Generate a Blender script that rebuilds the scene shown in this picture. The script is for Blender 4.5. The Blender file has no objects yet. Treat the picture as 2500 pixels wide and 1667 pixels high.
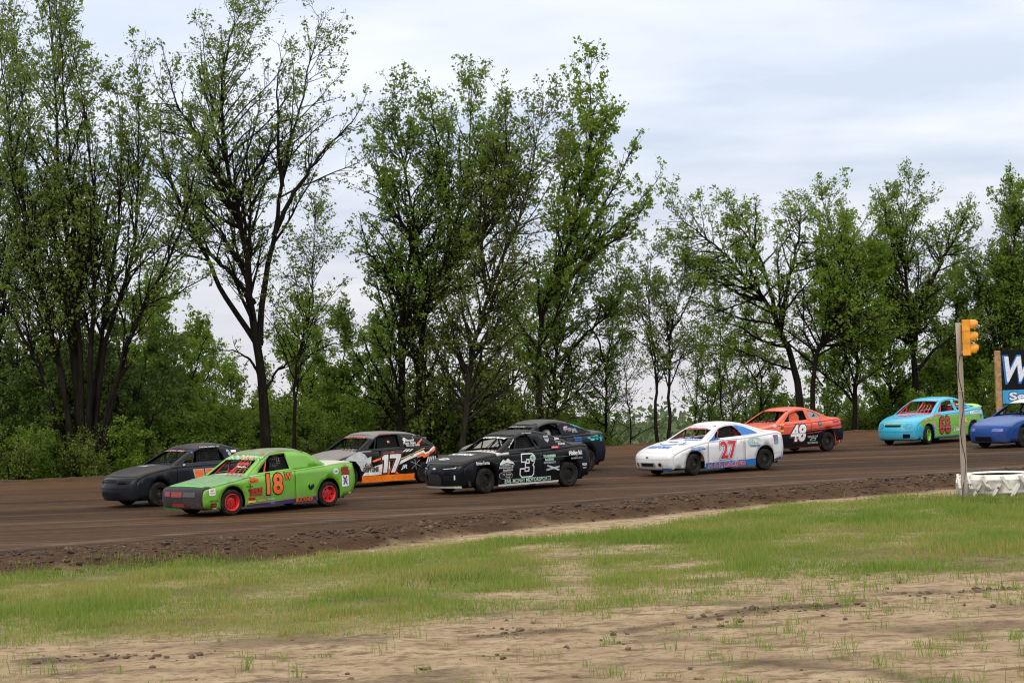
import bpy, bmesh, math, random
import numpy as np
from mathutils import Vector, Matrix
from mathutils.geometry import delaunay_2d_cdt

random.seed(7)
RNG = np.random.default_rng(7)
SC = bpy.context.scene
COL = SC.collection
R = math.radians

# ------------------------------------------------------------------ camera
CAM_H, FPX, ROLL = 3.15, 5100.0, R(-2.0)
PITCH = math.atan(48.5 / FPX)
cam_data = bpy.data.cameras.new('camera')
cam_data.sensor_width = 36.0
cam_data.lens = FPX / 2500.0 * 36.0
cam_data.clip_start = 0.5
cam_data.clip_end = 9000.0
camera = bpy.data.objects.new('camera', cam_data)
COL.objects.link(camera)
CAM_M = Matrix.Translation((0, 0, CAM_H)) @ Matrix.Rotation(math.pi / 2 + PITCH, 4, 'X') @ Matrix.Rotation(ROLL, 4, 'Z')
camera.matrix_world = CAM_M
SC.camera = camera

# ------------------------------------------------------------------ sky and sun
world = bpy.data.worlds.new('World')
SC.world = world
world.use_nodes = True
nt = world.node_tree
for n in list(nt.nodes):
    nt.nodes.remove(n)
def wn(t, **kw):
    n = nt.nodes.new(t)
    for k, v in kw.items():
        setattr(n, k, v)
    return n
SUN_EL, SUN_AZ = R(34), R(205)          # azimuth measured from +Y towards +X
w_out = wn('ShaderNodeOutputWorld')
sky = wn('ShaderNodeTexSky', sky_type='NISHITA', sun_disc=False)
sky.sun_elevation = SUN_EL
sky.sun_rotation = SUN_AZ
bg_clear = wn('ShaderNodeBackground'); bg_clear.inputs['Strength'].default_value = 0.10
nt.links.new(sky.outputs[0], bg_clear.inputs['Color'])
# overcast layer: brightness rises towards the zenith as under a real overcast sky, broken by soft streaky cloud
geo = wn('ShaderNodeTexCoord')
sep = wn('ShaderNodeSeparateXYZ'); nt.links.new(geo.outputs['Generated'], sep.inputs[0])
zc = wn('ShaderNodeClamp'); nt.links.new(sep.outputs['Z'], zc.inputs[0])
den = wn('ShaderNodeMath', operation='ADD'); nt.links.new(zc.outputs[0], den.inputs[0]); den.inputs[1].default_value = 0.09
dx = wn('ShaderNodeMath', operation='DIVIDE'); nt.links.new(sep.outputs['X'], dx.inputs[0]); nt.links.new(den.outputs[0], dx.inputs[1])
dy = wn('ShaderNodeMath', operation='DIVIDE'); nt.links.new(sep.outputs['Y'], dy.inputs[0]); nt.links.new(den.outputs[0], dy.inputs[1])
comb = wn('ShaderNodeCombineXYZ'); nt.links.new(dx.outputs[0], comb.inputs[0]); nt.links.new(dy.outputs[0], comb.inputs[1])
noise = wn('ShaderNodeTexNoise'); noise.inputs['Scale'].default_value = 0.85; noise.inputs['Detail'].default_value = 6; noise.inputs['Roughness'].default_value = 0.52
nt.links.new(comb.outputs[0], noise.inputs['Vector'])
ramp = wn('ShaderNodeValToRGB')
ramp.color_ramp.elements[0].position = 0.40; ramp.color_ramp.elements[0].color = (0.575, 0.645, 0.775, 1)
ramp.color_ramp.elements[1].position = 0.64; ramp.color_ramp.elements[1].color = (0.83, 0.86, 0.925, 1)
nt.links.new(noise.outputs['Fac'], ramp.inputs[0])
# warmer, paler air close to the horizon
hz = wn('ShaderNodeMapRange'); hz.inputs['From Min'].default_value = -0.02; hz.inputs['From Max'].default_value = 0.085
hz.inputs['To Min'].default_value = 1.0; hz.inputs['To Max'].default_value = 0.0
nt.links.new(sep.outputs['Z'], hz.inputs['Value'])
hmix = wn('ShaderNodeMix', data_type='RGBA'); hmix.inputs['B'].default_value = (0.85, 0.825, 0.865, 1)
nt.links.new(hz.outputs[0], hmix.inputs['Factor']); nt.links.new(ramp.outputs[0], hmix.inputs['A'])
cie = wn('ShaderNodeMath', operation='MULTIPLY_ADD'); nt.links.new(zc.outputs[0], cie.inputs[0]); cie.inputs[1].default_value = 2.3; cie.inputs[2].default_value = 1.0
bg_cloud = wn('ShaderNodeBackground')
ov = wn('ShaderNodeMapRange'); ov.inputs['From Min'].default_value = 0.12; ov.inputs['From Max'].default_value = 0.5; nt.links.new(sep.outputs['Z'], ov.inputs['Value'])
omix = wn('ShaderNodeMix', data_type='RGBA'); nt.links.new(ov.outputs[0], omix.inputs['Factor']); nt.links.new(hmix.outputs['Result'], omix.inputs['A']); omix.inputs['B'].default_value = (0.72, 0.70, 0.665, 1)   # overhead cloud is neutral grey
nt.links.new(omix.outputs['Result'], bg_cloud.inputs['Color']); nt.links.new(cie.outputs[0], bg_cloud.inputs['Strength'])
wmix = wn('ShaderNodeMixShader'); wmix.inputs[0].default_value = 0.95
nt.links.new(bg_clear.outputs[0], wmix.inputs[1]); nt.links.new(bg_cloud.outputs[0], wmix.inputs[2])
nt.links.new(wmix.outputs[0], w_out.inputs['Surface'])

sun_data = bpy.data.lights.new('sun', 'SUN')
sun_data.energy = 1.25
sun_data.angle = R(25)
sun_data.color = (1.0, 0.90, 0.76)
sun = bpy.data.objects.new('sun', sun_data)
COL.objects.link(sun)
sdir = Vector((math.sin(SUN_AZ) * math.cos(SUN_EL), math.cos(SUN_AZ) * math.cos(SUN_EL), math.sin(SUN_EL)))
sun.rotation_euler = (-sdir).to_track_quat('-Z', 'Y').to_euler()

vs = SC.view_settings
vs.view_transform = 'Standard'
vs.look = 'None'
vs.exposure = -0.05
vs.gamma = 1.0
vs.use_curve_mapping = False
cy = SC.cycles
cy.use_denoising = True
cy.filter_width = 1.15
cy.max_bounces = 6
cy.diffuse_bounces = 3
cy.transmission_bounces = 4
cy.transparent_max_bounces = 8
cy.caustics_reflective = False
cy.caustics_refractive = False

# ------------------------------------------------------------------ picture-to-place helpers (survey of the photograph)
_M3 = np.array(CAM_M.to_3x3())
def ray(px, py):
    return _M3 @ np.array([(px - 1250.0) / FPX, -(py - 833.5) / FPX, -1.0])
def ground(px, py, z=0.0):
    d = ray(px, py); k = (z - CAM_H) / d[2]
    return np.array([d[0] * k, d[1] * k, z])
def at(px, py, Y):
    d = ray(px, py); k = Y / d[1]
    return np.array([d[0] * k, Y, CAM_H + d[2] * k])

# ------------------------------------------------------------------ object helpers
def link(o, parent=None):
    COL.objects.link(o)
    if parent is not None:
        o.parent = parent
    return o
def mesh_np(name, V, F, smooth=False):
    """V n x 3, F list of int arrays (m x 3 and/or m x 4)"""
    me = bpy.data.meshes.new(name)
    V = np.asarray(V, np.float32).reshape(-1, 3)
    if not isinstance(F, (list, tuple)) or (len(F) and np.isscalar(F[0][0])):
        F = [F]
    F = [np.asarray(f, np.int32) for f in F if len(f)]
    me.vertices.add(len(V)); me.vertices.foreach_set('co', V.ravel())
    loops = np.concatenate([f.ravel() for f in F])
    sizes = np.concatenate([np.full(len(f), f.shape[1], np.int32) for f in F])
    starts = np.concatenate([[0], np.cumsum(sizes)[:-1]]).astype(np.int32)
    me.loops.add(len(loops)); me.loops.foreach_set('vertex_index', loops)
    me.polygons.add(len(sizes)); me.polygons.foreach_set('loop_start', starts); me.polygons.foreach_set('loop_total', sizes)
    if smooth:
        me.polygons.foreach_set('use_smooth', np.ones(len(sizes), bool))
    me.update(calc_edges=True)
    return me
def obj(name, me, mats, parent=None, loc=None):
    o = bpy.data.objects.new(name, me)
    for m in (mats if isinstance(mats, (list, tuple)) else [mats]):
        me.materials.append(m)
    if loc is not None:
        o.location = loc
    return link(o, parent)
def empty(name, loc=(0, 0, 0), rz=0.0):
    o = bpy.data.objects.new(name, None)
    o.empty_display_size = 0.2
    o.location = loc; o.rotation_euler = (0, 0, rz)
    return link(o)
def tag(o, label=None, cat=None, group=None, kind=None):
    if label: o['label'] = label
    if cat: o['category'] = cat
    if group: o['group'] = group
    if kind: o['kind'] = kind
    return o
class MB:
    """collects simple shapes into one mesh"""
    def __init__(s): s.V = []; s.F = []; s.n = 0
    def add(s, V, F):
        V = np.asarray(V, float).reshape(-1, 3)
        s.V.append(V); s.F += [tuple(int(i) + s.n for i in f) for f in F]; s.n += len(V); return s
    def box(s, lo, hi, M=None):
        x0, y0, z0 = lo; x1, y1, z1 = hi
        V = np.array([[x0,y0,z0],[x1,y0,z0],[x1,y1,z0],[x0,y1,z0],[x0,y0,z1],[x1,y0,z1],[x1,y1,z1],[x0,y1,z1]], float)
        if M is not None: V = (np.c_[V, np.ones(8)] @ np.array(M).T)[:, :3]
        return s.add(V, [(0,3,2,1),(4,5,6,7),(0,1,5,4),(1,2,6,5),(2,3,7,6),(3,0,4,7)])
    def tube(s, pts, r, n=8, cap=True):
        pts = np.asarray(pts, float); r = np.broadcast_to(np.asarray(r, float), (len(pts),))
        V, F = tube_geo(pts, r, n, cap)
        return s.add(V, F)
    def lathe(s, prof, n=32, M=None, closed=False):
        """prof list of (r, h) about local z"""
        a = np.linspace(0, 2*np.pi, n, endpoint=False); V = []
        for r, h in prof: V.append(np.c_[r*np.cos(a), r*np.sin(a), np.full(n, h)])
        V = np.concatenate(V)
        if M is not None: V = (np.c_[V, np.ones(len(V))] @ np.array(M).T)[:, :3]
        F = []; k = len(prof)
        for i in range(k if closed else k-1):
            b = (i+1) % k
            for j in range(n):
                F.append((i*n+j, i*n+(j+1)%n, b*n+(j+1)%n, b*n+j))
        return s.add(V, F)
    def build(s, name, mat, parent=None, smooth=False, loc=None):
        me = bpy.data.meshes.new(name)
        me.from_pydata(np.concatenate(s.V).tolist(), [], s.F)
        if smooth: me.polygons.foreach_set('use_smooth', np.ones(len(me.polygons), bool))
        me.update()
        return obj(name, me, mat, parent, loc)
def tube_geo(pts, r, n, cap=True):
    d = np.gradient(pts, axis=0); d /= np.linalg.norm(d, axis=1)[:, None] + 1e-9
    ref = np.array([0, 0, 1.0]) if abs(d[:, 2]).mean() < 0.8 else np.array([0, 1.0, 0])
    u = np.cross(d, ref); u /= np.linalg.norm(u, axis=1)[:, None] + 1e-9
    v = np.cross(u, d)
    a = np.linspace(0, 2*np.pi, n, endpoint=False)
    V = (pts[:, None] + r[:, None, None]*(np.cos(a)[None, :, None]*u[:, None] + np.sin(a)[None, :, None]*v[:, None])).reshape(-1, 3)
    F = []
    for i in range(len(pts)-1):
        for j in range(n):
            F.append((i*n+j, (i+1)*n+j, (i+1)*n+(j+1)%n, i*n+(j+1)%n))
    if cap:
        F.append(tuple(range(n))); F.append(tuple(reversed(range((len(pts)-1)*n, len(pts)*n))))
    return V, F

# ------------------------------------------------------------------ materials
MATS = {}
class NB:
    """tiny node-graph builder"""
    def __init__(s, name):
        s.m = bpy.data.materials.new(name); s.m.use_nodes = True; s.t = s.m.node_tree
        s.p = s.t.nodes['Principled BSDF']; s.out = s.t.nodes['Material Output']; s.tc = None
    def n(s, t, **kw):
        x = s.t.nodes.new(t)
        for k, v in kw.items(): setattr(x, k, v)
        return x
    def l(s, a, b): s.t.links.new(a, b)
    def coord(s, which='Object'):
        if s.tc is None: s.tc = s.n('ShaderNodeTexCoord')
        return s.tc.outputs[which]
    def noise(s, scale, detail=4, rough=0.55, vec=None, dist=0.0):
        x = s.n('ShaderNodeTexNoise'); x.inputs['Scale'].default_value = scale; x.inputs['Detail'].default_value = detail
        x.inputs['Roughness'].default_value = rough; x.inputs['Distortion'].default_value = dist
        s.l(vec if vec is not None else s.coord(), x.inputs['Vector']); return x.outputs['Fac']
    def mapv(s, scale=(1,1,1), rot=(0,0,0), vec=None):
        x = s.n('ShaderNodeMapping'); x.inputs['Scale'].default_value = scale; x.inputs['Rotation'].default_value = rot
        s.l(vec if vec is not None else s.coord(), x.inputs['Vector']); return x.outputs[0]
    def ramp(s, fac, stops):
        x = s.n('ShaderNodeValToRGB'); e = x.color_ramp.elements
        while len(e) < len(stops): e.new(0.5)
        for i, (p, c) in enumerate(stops):
            e[i].position = p; e[i].color = (*c, 1) if len(c) == 3 else c
        s.l(fac, x.inputs[0]); return x.outputs[0]
    def rng(s, fac, a, b, c=0.0, d=1.0):
        x = s.n('ShaderNodeMapRange'); x.interpolation_type = 'SMOOTHSTEP'
        for k, v in (('From Min', a), ('From Max', b), ('To Min', c), ('To Max', d)): x.inputs[k].default_value = v
        s.l(fac, x.inputs['Value']); return x.outputs[0]
    def math(s, op, a, b):
        x = s.n('ShaderNodeMath', operation=op)
        for i, v in enumerate((a, b)):
            if isinstance(v, (int, float)): x.inputs[i].default_value = v
            else: s.l(v, x.inputs[i])
        return x.outputs[0]
    def mix(s, fac, a, b, mode='MIX'):
        x = s.n('ShaderNodeMix', data_type='RGBA', blend_type=mode)
        for k, v in (('Factor', fac), ('A', a), ('B', b)):
            if isinstance(v, (int, float)): x.inputs[k].default_value = v
            elif isinstance(v, tuple): x.inputs[k].default_value = (*v, 1) if len(v) == 3 else v
            else: s.l(v, x.inputs[k])
        return x.outputs['Result']
    def bump(s, h, strength=0.5, dist=0.02):
        x = s.n('ShaderNodeBump'); x.inputs['Strength'].default_value = strength; x.inputs['Distance'].default_value = dist
        s.l(h, x.inputs['Height']); s.l(x.outputs[0], s.p.inputs['Normal'])
    def color(s, c):
        if isinstance(c, tuple): s.p.inputs['Base Color'].default_value = (*c, 1)
        else: s.l(c, s.p.inputs['Base Color'])
    def rough(s, r):
        if isinstance(r, (int, float)): s.p.inputs['Roughness'].default_value = r
        else: s.l(r, s.p.inputs['Roughness'])

def srgb(r, g, b):
    f = lambda c: (c/255/12.92) if c/255 <= 0.04045 else ((c/255+0.055)/1.055)**2.4
    return (f(r), f(g), f(b))

DUST = (0.17, 0.115, 0.08)
def paint(name, c, rough=0.42, dirt=0.35, coat=0.0, top_dust=0.0):
    """car paint with road dust, mud thrown up along the sills"""
    if name in MATS: return MATS[name]
    b = NB(name)
    n1 = b.noise(3.0, 5, 0.6); n2 = b.noise(42.0, 3, 0.7)
    sepn = b.n('ShaderNodeSeparateXYZ'); b.l(b.coord(), sepn.inputs[0])
    low = b.rng(sepn.outputs['Z'], 0.50, 0.14, 0.0, 1.0)
    f = b.math('MULTIPLY', b.rng(n1, 0.35, 0.75), dirt*0.45)
    sp = b.math('MULTIPLY', b.rng(n2, 0.5, 0.75), dirt*0.5)
    mud = b.math('MULTIPLY', low, b.math('MULTIPLY', b.rng(b.noise(7.0, 5, 0.65), 0.3, 0.7), dirt*1.9))
    fac = b.math('MINIMUM', b.math('ADD', b.math('ADD', f, sp), mud), 0.85)
    b.color(b.mix(fac, c, DUST))
    b.rough(b.math('ADD', rough, b.math('MULTIPLY', fac, 0.5)))
    b.p.inputs['Specular IOR Level'].default_value = 0.5 if sum(c) > 0.3 else 0.16
    b.p.inputs['Coat Weight'].default_value = coat
    b.p.inputs['Coat Roughness'].default_value = 0.15
    b.bump(b.noise(2.3, 2), 0.12, 0.03)
    MATS[name] = b.m
    return b.m
def flat(name, c, rough=0.5, metal=0.0, var=0.15, scale=14.0):
    if name in MATS: return MATS[name]
    b = NB(name)
    n = b.rng(b.noise(scale, 4), 0.3, 0.7)
    b.color(b.mix(n, tuple(x*(1-var) for x in c), tuple(min(1, x*(1+var)) for x in c)))
    b.rough(rough); b.p.inputs['Metallic'].default_value = metal
    if sum(c) < 0.15: b.p.inputs['Specular IOR Level'].default_value = 0.12
    MATS[name] = b.m
    return b.m

# ================================================================== GROUND
def lattice(seed, n=256):
    return np.random.default_rng(seed).random((n, n))
_LAT = [lattice(100 + i) for i in range(6)]
def vnoise(X, Y, k=0):
    L = _LAT[k % 6]; n = L.shape[0]
    xi = np.floor(X).astype(int); yi = np.floor(Y).astype(int); fx = X - xi; fy = Y - yi
    fx = fx*fx*(3-2*fx); fy = fy*fy*(3-2*fy)
    g = lambda a, b: L[a % n, b % n]
    return (g(xi, yi)*(1-fx)+g(xi+1, yi)*fx)*(1-fy)+(g(xi, yi+1)*(1-fx)+g(xi+1, yi+1)*fx)*fy
def fbm(X, Y, s=1.0, o=4, k=0):
    t = 0; a = 0.5; tot = 0
    for i in range(o):
        t = t + a*vnoise(X*s+13.7*i, Y*s+7.3*i, k+i); tot += a; a *= 0.5; s *= 2.03
    return t/tot
def sstep(a, b, x):
    t = np.clip((x-a)/(b-a), 0, 1); return t*t*(3-2*t)
def boundary(pts):
    P = np.array([ground(*p)[:2] for p in pts]); P = P[np.argsort(P[:, 0])]
    s0 = (P[1]-P[0]); s1 = (P[-1]-P[-2])
    P = np.vstack([P[0]-s0/s0[0]*80, P, P[-1]+s1/s1[0]*80])
    return lambda X: np.interp(X, P[:, 0], P[:, 1])
Y_LINE = boundary([(0,1343),(744,1276),(1244,1237),(1781,1190),(2300,1152),(2500,1137)])
Y_BERM1 = boundary([(0,1358),(744,1311),(1250,1257),(1781,1209),(2300,1166),(2500,1152)])
Y_BERM0 = boundary([(0,1405),(744,1357),(1250,1291),(1781,1237),(2300,1192),(2500,1180)])
Y_OUT = boundary([(0,1187),(200,1182),(1480,1099),(2130,1061),(2500,1043)])
G_TOP = boundary([(0,1400),(744,1352),(1000,1330),(1250,1311),(1600,1281),(1900,1233),(2200,1208),(2500,1195)])
G_BOT = boundary([(0,1585),(400,1568),(744,1548),(1100,1505),(1250,1492),(1500,1482),(1650,1460),(1900,1428),(2200,1398),(2500,1372)])

GAPS = [(ground(x, y), rx, ry, sh) for x, y, rx, ry, sh in ((1310,1338,0.9,0.9,0.3), (1345,1358,0.6,1.0,0.3), (1378,1384,0.5,1.1,0.2), (1392,1412,0.5,1.0,0.1), (1400,1438,0.5,0.9,0.0), (1375,1462,0.6,0.8,-0.2), (1470,1352,0.9,0.6,0.3), (1560,1335,1.0,0.6,0.3), (1660,1380,0.6,0.7,0.4), (1710,1408,0.6,0.7,0.4), (1750,1432,0.6,0.6,0.3), (1230,1455,0.9,0.6,0.2))]
def grass_density(X, Y):
    wob = (fbm(X, Y, 0.45, 4, 1)-0.5)*3.6
    d = sstep(-0.3, 1.1, G_TOP(X)-Y+wob*0.45)*sstep(-0.9, 2.0, Y-G_BOT(X)+wob)
    for c, rx, ry, sh in GAPS:
        q = ((X-c[0]-sh*(Y-c[1]))/rx)**2+((Y-c[1])/ry)**2
        d = d*(1-0.95*np.exp(-q*1.4)*sstep(0.15, 0.42, fbm(X, Y, 1.6, 3, 4)))
    streak = sstep(0.28, 0.62, fbm(X*0.8-Y*0.55, (Y*0.8+X*0.55)*0.55, 0.9, 4, 2))
    d = d*(0.58+0.42*streak)
    return d
def ground_z(X, Y):
    bm = sstep(0, 0.55, Y-Y_BERM0(X))*sstep(0, 0.9, Y_BERM1(X)-Y)
    z = bm*(0.03+0.20*fbm(X, Y, 2.6, 5, 3)) + ((fbm(X, Y, 0.5, 5, 0)-0.5)*0.10+(fbm(X*0.7, Y, 3.2, 2, 4)-0.5)*0.045)*sstep(0, 2, Y_BERM0(X)-Y)
    intr = sstep(-0.4, 0.1, Y-Y_LINE(X))
    z = z*(1-intr) - 0.03*intr*sstep(0.3, -0.3, Y-Y_OUT(X))
    rut = np.exp(-((Y-RUT(X))/0.45)**2)*sstep(6.5, 10.0, X+0*Y)
    z = z-0.05*rut*(0.5+fbm(X, Y, 3.0, 3, 5))
    d = np.maximum(0, Y-Y_OUT(X))
    z = z+0.16*np.exp(-((d-0.7)/0.8)**2)*(d > 0)*(0.4+fbm(X, Y, 0.8, 3, 2)) - np.minimum(6.0, 0.16*np.maximum(0, d-1.5)) - 9.0*sstep(30, 160, d) - 0.030*np.maximum(0, d-150)
    return z
RUT = boundary([(1500,1560),(1850,1515),(2200,1492),(2500,1478)])
RUT2 = boundary([(0,1615),(700,1590),(1250,1545),(1500,1535),(1800,1497),(2500,1430)])

gx = np.unique(np.concatenate([-np.geomspace(22, 3500, 26)[::-1], np.arange(-22, 28, 0.13), np.geomspace(28, 3500, 26)]))
gy = np.unique(np.concatenate([[-3500, -900, -200, -50, -10, 5], np.arange(12, 18, 0.4), np.arange(18, 62, 0.125), np.arange(62, 92, 0.45), np.geomspace(93, 6000, 44)]))
GX, GY = np.meshgrid(gx, gy)
GZ = ground_z(GX, GY)
nx, ny = len(gx), len(gy)
idx = np.arange(nx*ny).reshape(ny, nx)
quads = np.stack([idx[:-1, :-1], idx[:-1, 1:], idx[1:, 1:], idx[1:, :-1]], -1).reshape(-1, 4)
me = mesh_np('ground', np.stack([GX, GY, GZ], -1).reshape(-1, 3), quads, smooth=True)
def attr(me, name, arr):
    a = me.attributes.new(name, 'FLOAT', 'POINT'); a.data.foreach_set('value', np.asarray(arr, np.float32).ravel())
dens = grass_density(GX, GY)
attr(me, 'turf', np.clip(dens, 0, 1))
bermm = sstep(-0.75, 0.25, GY-Y_BERM0(GX)+(fbm(GX, GY, 1.3, 5, 5)-0.5)*1.5)*sstep(1.5, 0.0, GY-Y_OUT(GX)-0.5)
attr(me, 'damp', bermm)
mud = 1.2*np.exp(-((GY-RUT(GX)-(fbm(GX, GY, 0.7, 3, 1)-0.5)*0.9)/0.42)**2)*sstep(5.0, 11.0, GX)
mud = mud+0.95*np.exp(-((GY-RUT2(GX)-(fbm(GX, GY, 0.6, 3, 3)-0.5)*0.8)/0.26)**2)*sstep(0.42, 0.56, fbm(GX, GY, 0.8, 4, 4))
diag = (GY-ground(2050,1640)[1])+(GX-ground(2050,1640)[0])*1.05
mud = mud+0.8*np.exp(-((diag-(fbm(GX, GY, 1.0, 3, 2)-0.5)*0.7)/0.3)**2)*sstep(ground(2330,1667)[0]+0.6, ground(2200,1667)[0], GX)*sstep(ground(1800,1560)[0]-0.3, ground(1880,1580)[0], GX)*sstep(24.5, 23, GY)
mud = mud+0.6*sstep(0.56, 0.70, fbm(GX*0.5, GY*1.1, 0.9, 5, 5))
attr(me, 'mud', np.clip(mud, 0, 1))
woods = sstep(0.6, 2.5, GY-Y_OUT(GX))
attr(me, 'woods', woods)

b = NB('infield_soil')
def A(nm):
    x = b.n('ShaderNodeAttribute'); x.attribute_name = nm; return x.outputs['Fac']
big = b.rng(b.noise(0.35, 5), 0.3, 0.7); mid = b.rng(b.noise(2.2, 6, 0.65), 0.3, 0.72)
str_ = b.rng(b.noise(1.0, 6, 0.7, vec=b.mapv((0.9, 1.7, 1), (0, 0, R(-10)))), 0.32, 0.7)
fine = b.rng(b.noise(26, 5, 0.7), 0.3, 0.7)
sand = b.mix(str_, (0.365, 0.262, 0.158), (0.545, 0.420, 0.275))
sand = b.mix(b.math('MULTIPLY', big, 0.4), sand, (0.45, 0.335, 0.205))
sand = b.mix(b.math('MULTIPLY', b.rng(fine, 0.35, 0.0), 0.45), sand, (0.20, 0.13, 0.08))
sand = b.mix(b.math('MULTIPLY', b.rng(b.noise(6.5, 5, 0.7), 0.48, 0.62), 0.65), sand, (0.20, 0.132, 0.080))
sand = b.mix(b.math('MULTIPLY', b.rng(b.noise(3.0, 6, 0.7, vec=b.mapv((0.55, 1.1, 1), (0, 0, R(-9)))), 0.53, 0.61), 0.75), sand, (0.165, 0.108, 0.066))
turf = b.mix(mid, (0.145, 0.165, 0.045), (0.225, 0.210, 0.080))
c = b.mix(b.math('MULTIPLY', A('turf'), 0.72), sand, turf)
mudc = b.mix(mid, (0.060, 0.040, 0.027), (0.125, 0.084, 0.056))
c = b.mix(b.math('MULTIPLY', A('mud'), 0.85), c, mudc)
damp = b.mix(mid, (0.042, 0.023, 0.012), (0.098, 0.055, 0.030))
damp = b.mix(b.math('MULTIPLY', fine, 0.4), damp, (0.13, 0.075, 0.042))
c = b.mix(A('damp'), c, damp)
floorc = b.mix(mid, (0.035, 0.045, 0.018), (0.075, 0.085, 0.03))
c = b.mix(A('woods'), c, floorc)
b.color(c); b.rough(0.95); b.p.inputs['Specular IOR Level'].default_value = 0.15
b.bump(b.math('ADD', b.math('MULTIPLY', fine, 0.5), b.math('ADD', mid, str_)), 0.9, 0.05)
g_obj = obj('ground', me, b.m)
tag(g_obj, 'sandy infield ground with patchy turf beside the dirt track', 'ground', kind='structure')

# ---- racing surface: a packed brown sheet from the painted line to the outer edge
tx = np.arange(-60, 75, 0.5); tv = np.linspace(0, 1, 60)
TX, TV = np.meshgrid(tx, tv)
TY = (Y_LINE(TX)-0.85)*(1-TV)+(Y_OUT(TX)+0.25+(fbm(TX, TX*0, 0.3, 3)-0.5)*0.8)*TV
TZ = 0.004+0.0*TX + (fbm(TX*0.55+TY*0.35, (TY-0.62*TX), 0.8, 3, 2)-0.5)*0.035*(TV > 0.02)+0.10*sstep(0.93, 1.0, TV)
idx = np.arange(TX.size).reshape(TX.shape)
q = np.stack([idx[:-1, :-1], idx[:-1, 1:], idx[1:, 1:], idx[1:, :-1]], -1).reshape(-1, 4)
me = mesh_np('dirt_track', np.stack([TX, TY, TZ], -1).reshape(-1, 3), q, smooth=True)
attr(me, 'line', np.exp(-((TY-Y_LINE(TX)-(fbm(TX, TY*0, 0.25, 3, 1)-0.5)*0.5)/0.15)**2))
attr(me, 'across', TV)
b = NB('packed_clay')
ang = math.atan2(17.0, 21.6)
al = b.mapv((0.16, 2.6, 1), (0, 0, -ang)); al2 = b.mapv((0.5, 9.0, 1), (0, 0, -ang*0.96))
s1 = b.rng(b.noise(1.0, 6, 0.6, vec=al), 0.33, 0.68); s2 = b.rng(b.noise(1.0, 6, 0.65, vec=al2), 0.35, 0.7)
big = b.rng(b.noise(0.16, 4), 0.35, 0.68); fine = b.rng(b.noise(22, 5, 0.7), 0.25, 0.75)
c = b.mix(s1, (0.078, 0.039, 0.018), (0.172, 0.091, 0.045))
c = b.mix(b.math('MULTIPLY', s2, 0.5), c, (0.205, 0.112, 0.058))
c = b.mix(b.math('MULTIPLY', big, 0.4), c, (0.108, 0.060, 0.032))
c = b.mix(b.math('MULTIPLY', fine, 0.35), c, (0.036, 0.021, 0.013))
mot = b.rng(b.noise(4.2, 5, 0.7, vec=b.mapv((0.6, 1.5, 1), (0, 0, -ang))), 0.42, 0.62)
c = b.mix(b.math('MULTIPLY', mot, 0.5), c, (0.040, 0.022, 0.012))
gv = b.rng(b.noise(1.0, 3, 0.6, vec=b.mapv((0.022, 0.42, 1), (0, 0, -ang*0.97))), 0.48, 0.58)
c = b.mix(b.math('MULTIPLY', gv, 0.75), c, (0.042, 0.021, 0.010))
gv2 = b.rng(b.noise(1.0, 4, 0.6, vec=b.mapv((0.035, 0.85, 1), (0, 0, -ang*1.0))), 0.54, 0.63)
c = b.mix(b.math('MULTIPLY', gv2, 0.5), c, (0.235, 0.134, 0.074))
x = b.n('ShaderNodeAttribute'); x.attribute_name = 'across'
c = b.mix(b.math('MULTIPLY', b.rng(x.outputs['Fac'], 0.60, 1.0), 0.55), c, (0.195, 0.102, 0.053))
x = b.n('ShaderNodeAttribute'); x.attribute_name = 'line'
lf = b.math('MULTIPLY', x.outputs['Fac'], b.rng(b.noise(0.9, 5, 0.7, vec=b.mapv((0.5, 4, 1), (0, 0, -ang))), 0.42, 0.62))
c = b.mix(b.math('MULTIPLY', lf, 0.6), c, (0.33, 0.28, 0.25))
b.color(c); b.rough(b.rng(s2, 0, 1, 0.62, 0.9)); b.p.inputs['Specular IOR Level'].default_value = 0.12
b.bump(b.math('ADD', b.math('ADD', s2, mot), b.math('MULTIPLY', fine, 0.5)), 1.0, 0.06)
t_obj = obj('dirt_track', me, b.m)
tag(t_obj, 'packed brown clay racing surface with a worn pale line', 'track', kind='structure')

# ---- clods of earth thrown up on the berm and scattered over the infield
def ico(sub=1):
    bm = bmesh.new(); bmesh.ops.create_icosphere(bm, subdivisions=sub, radius=1.0)
    V = np.array([v.co[:] for v in bm.verts]); F = np.array([[v.index for v in f.verts] for f in bm.faces]); bm.free(); return V, F
IV, IF = ico(1)
def rocks(name, P, S, mat, label, cat, squash=0.65, seed=1):
    r = np.random.default_rng(seed); n = len(P)
    jit = 1+1.1*(r.random((n, len(IV)))-0.5)
    V = IV[None]*jit[..., None]*S[:, None, None]*np.stack([0.8+0.6*r.random(n), 0.8+0.6*r.random(n), np.full(n, squash)], -1)[:, None]
    a = r.random(n)*6.28; ca, sa = np.cos(a)[:, None], np.sin(a)[:, None]
    X = V[..., 0]*ca-V[..., 1]*sa; Yv = V[..., 0]*sa+V[..., 1]*ca
    V = np.stack([X, Yv, V[..., 2]], -1)+P[:, None]
    F = (IF[None]+np.arange(n)[:, None, None]*len(IV)).reshape(-1, 3)
    o = obj(name, mesh_np(name, V.reshape(-1, 3), F), mat)
    return tag(o, label, cat, kind='stuff')
r = np.random.default_rng(5)
n = 11000
X = r.uniform(-13, 19, n); t = r.beta(1.6, 1.5, n)
Y = Y_BERM0(X)-0.35+(Y_BERM1(X)+0.35-Y_BERM0(X)+0.35)*t
S = 0.010+0.045*r.random(n)**4.5
b = NB('clod_earth'); nz = b.rng(b.noise(1.6, 5), 0.3, 0.7)
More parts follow.
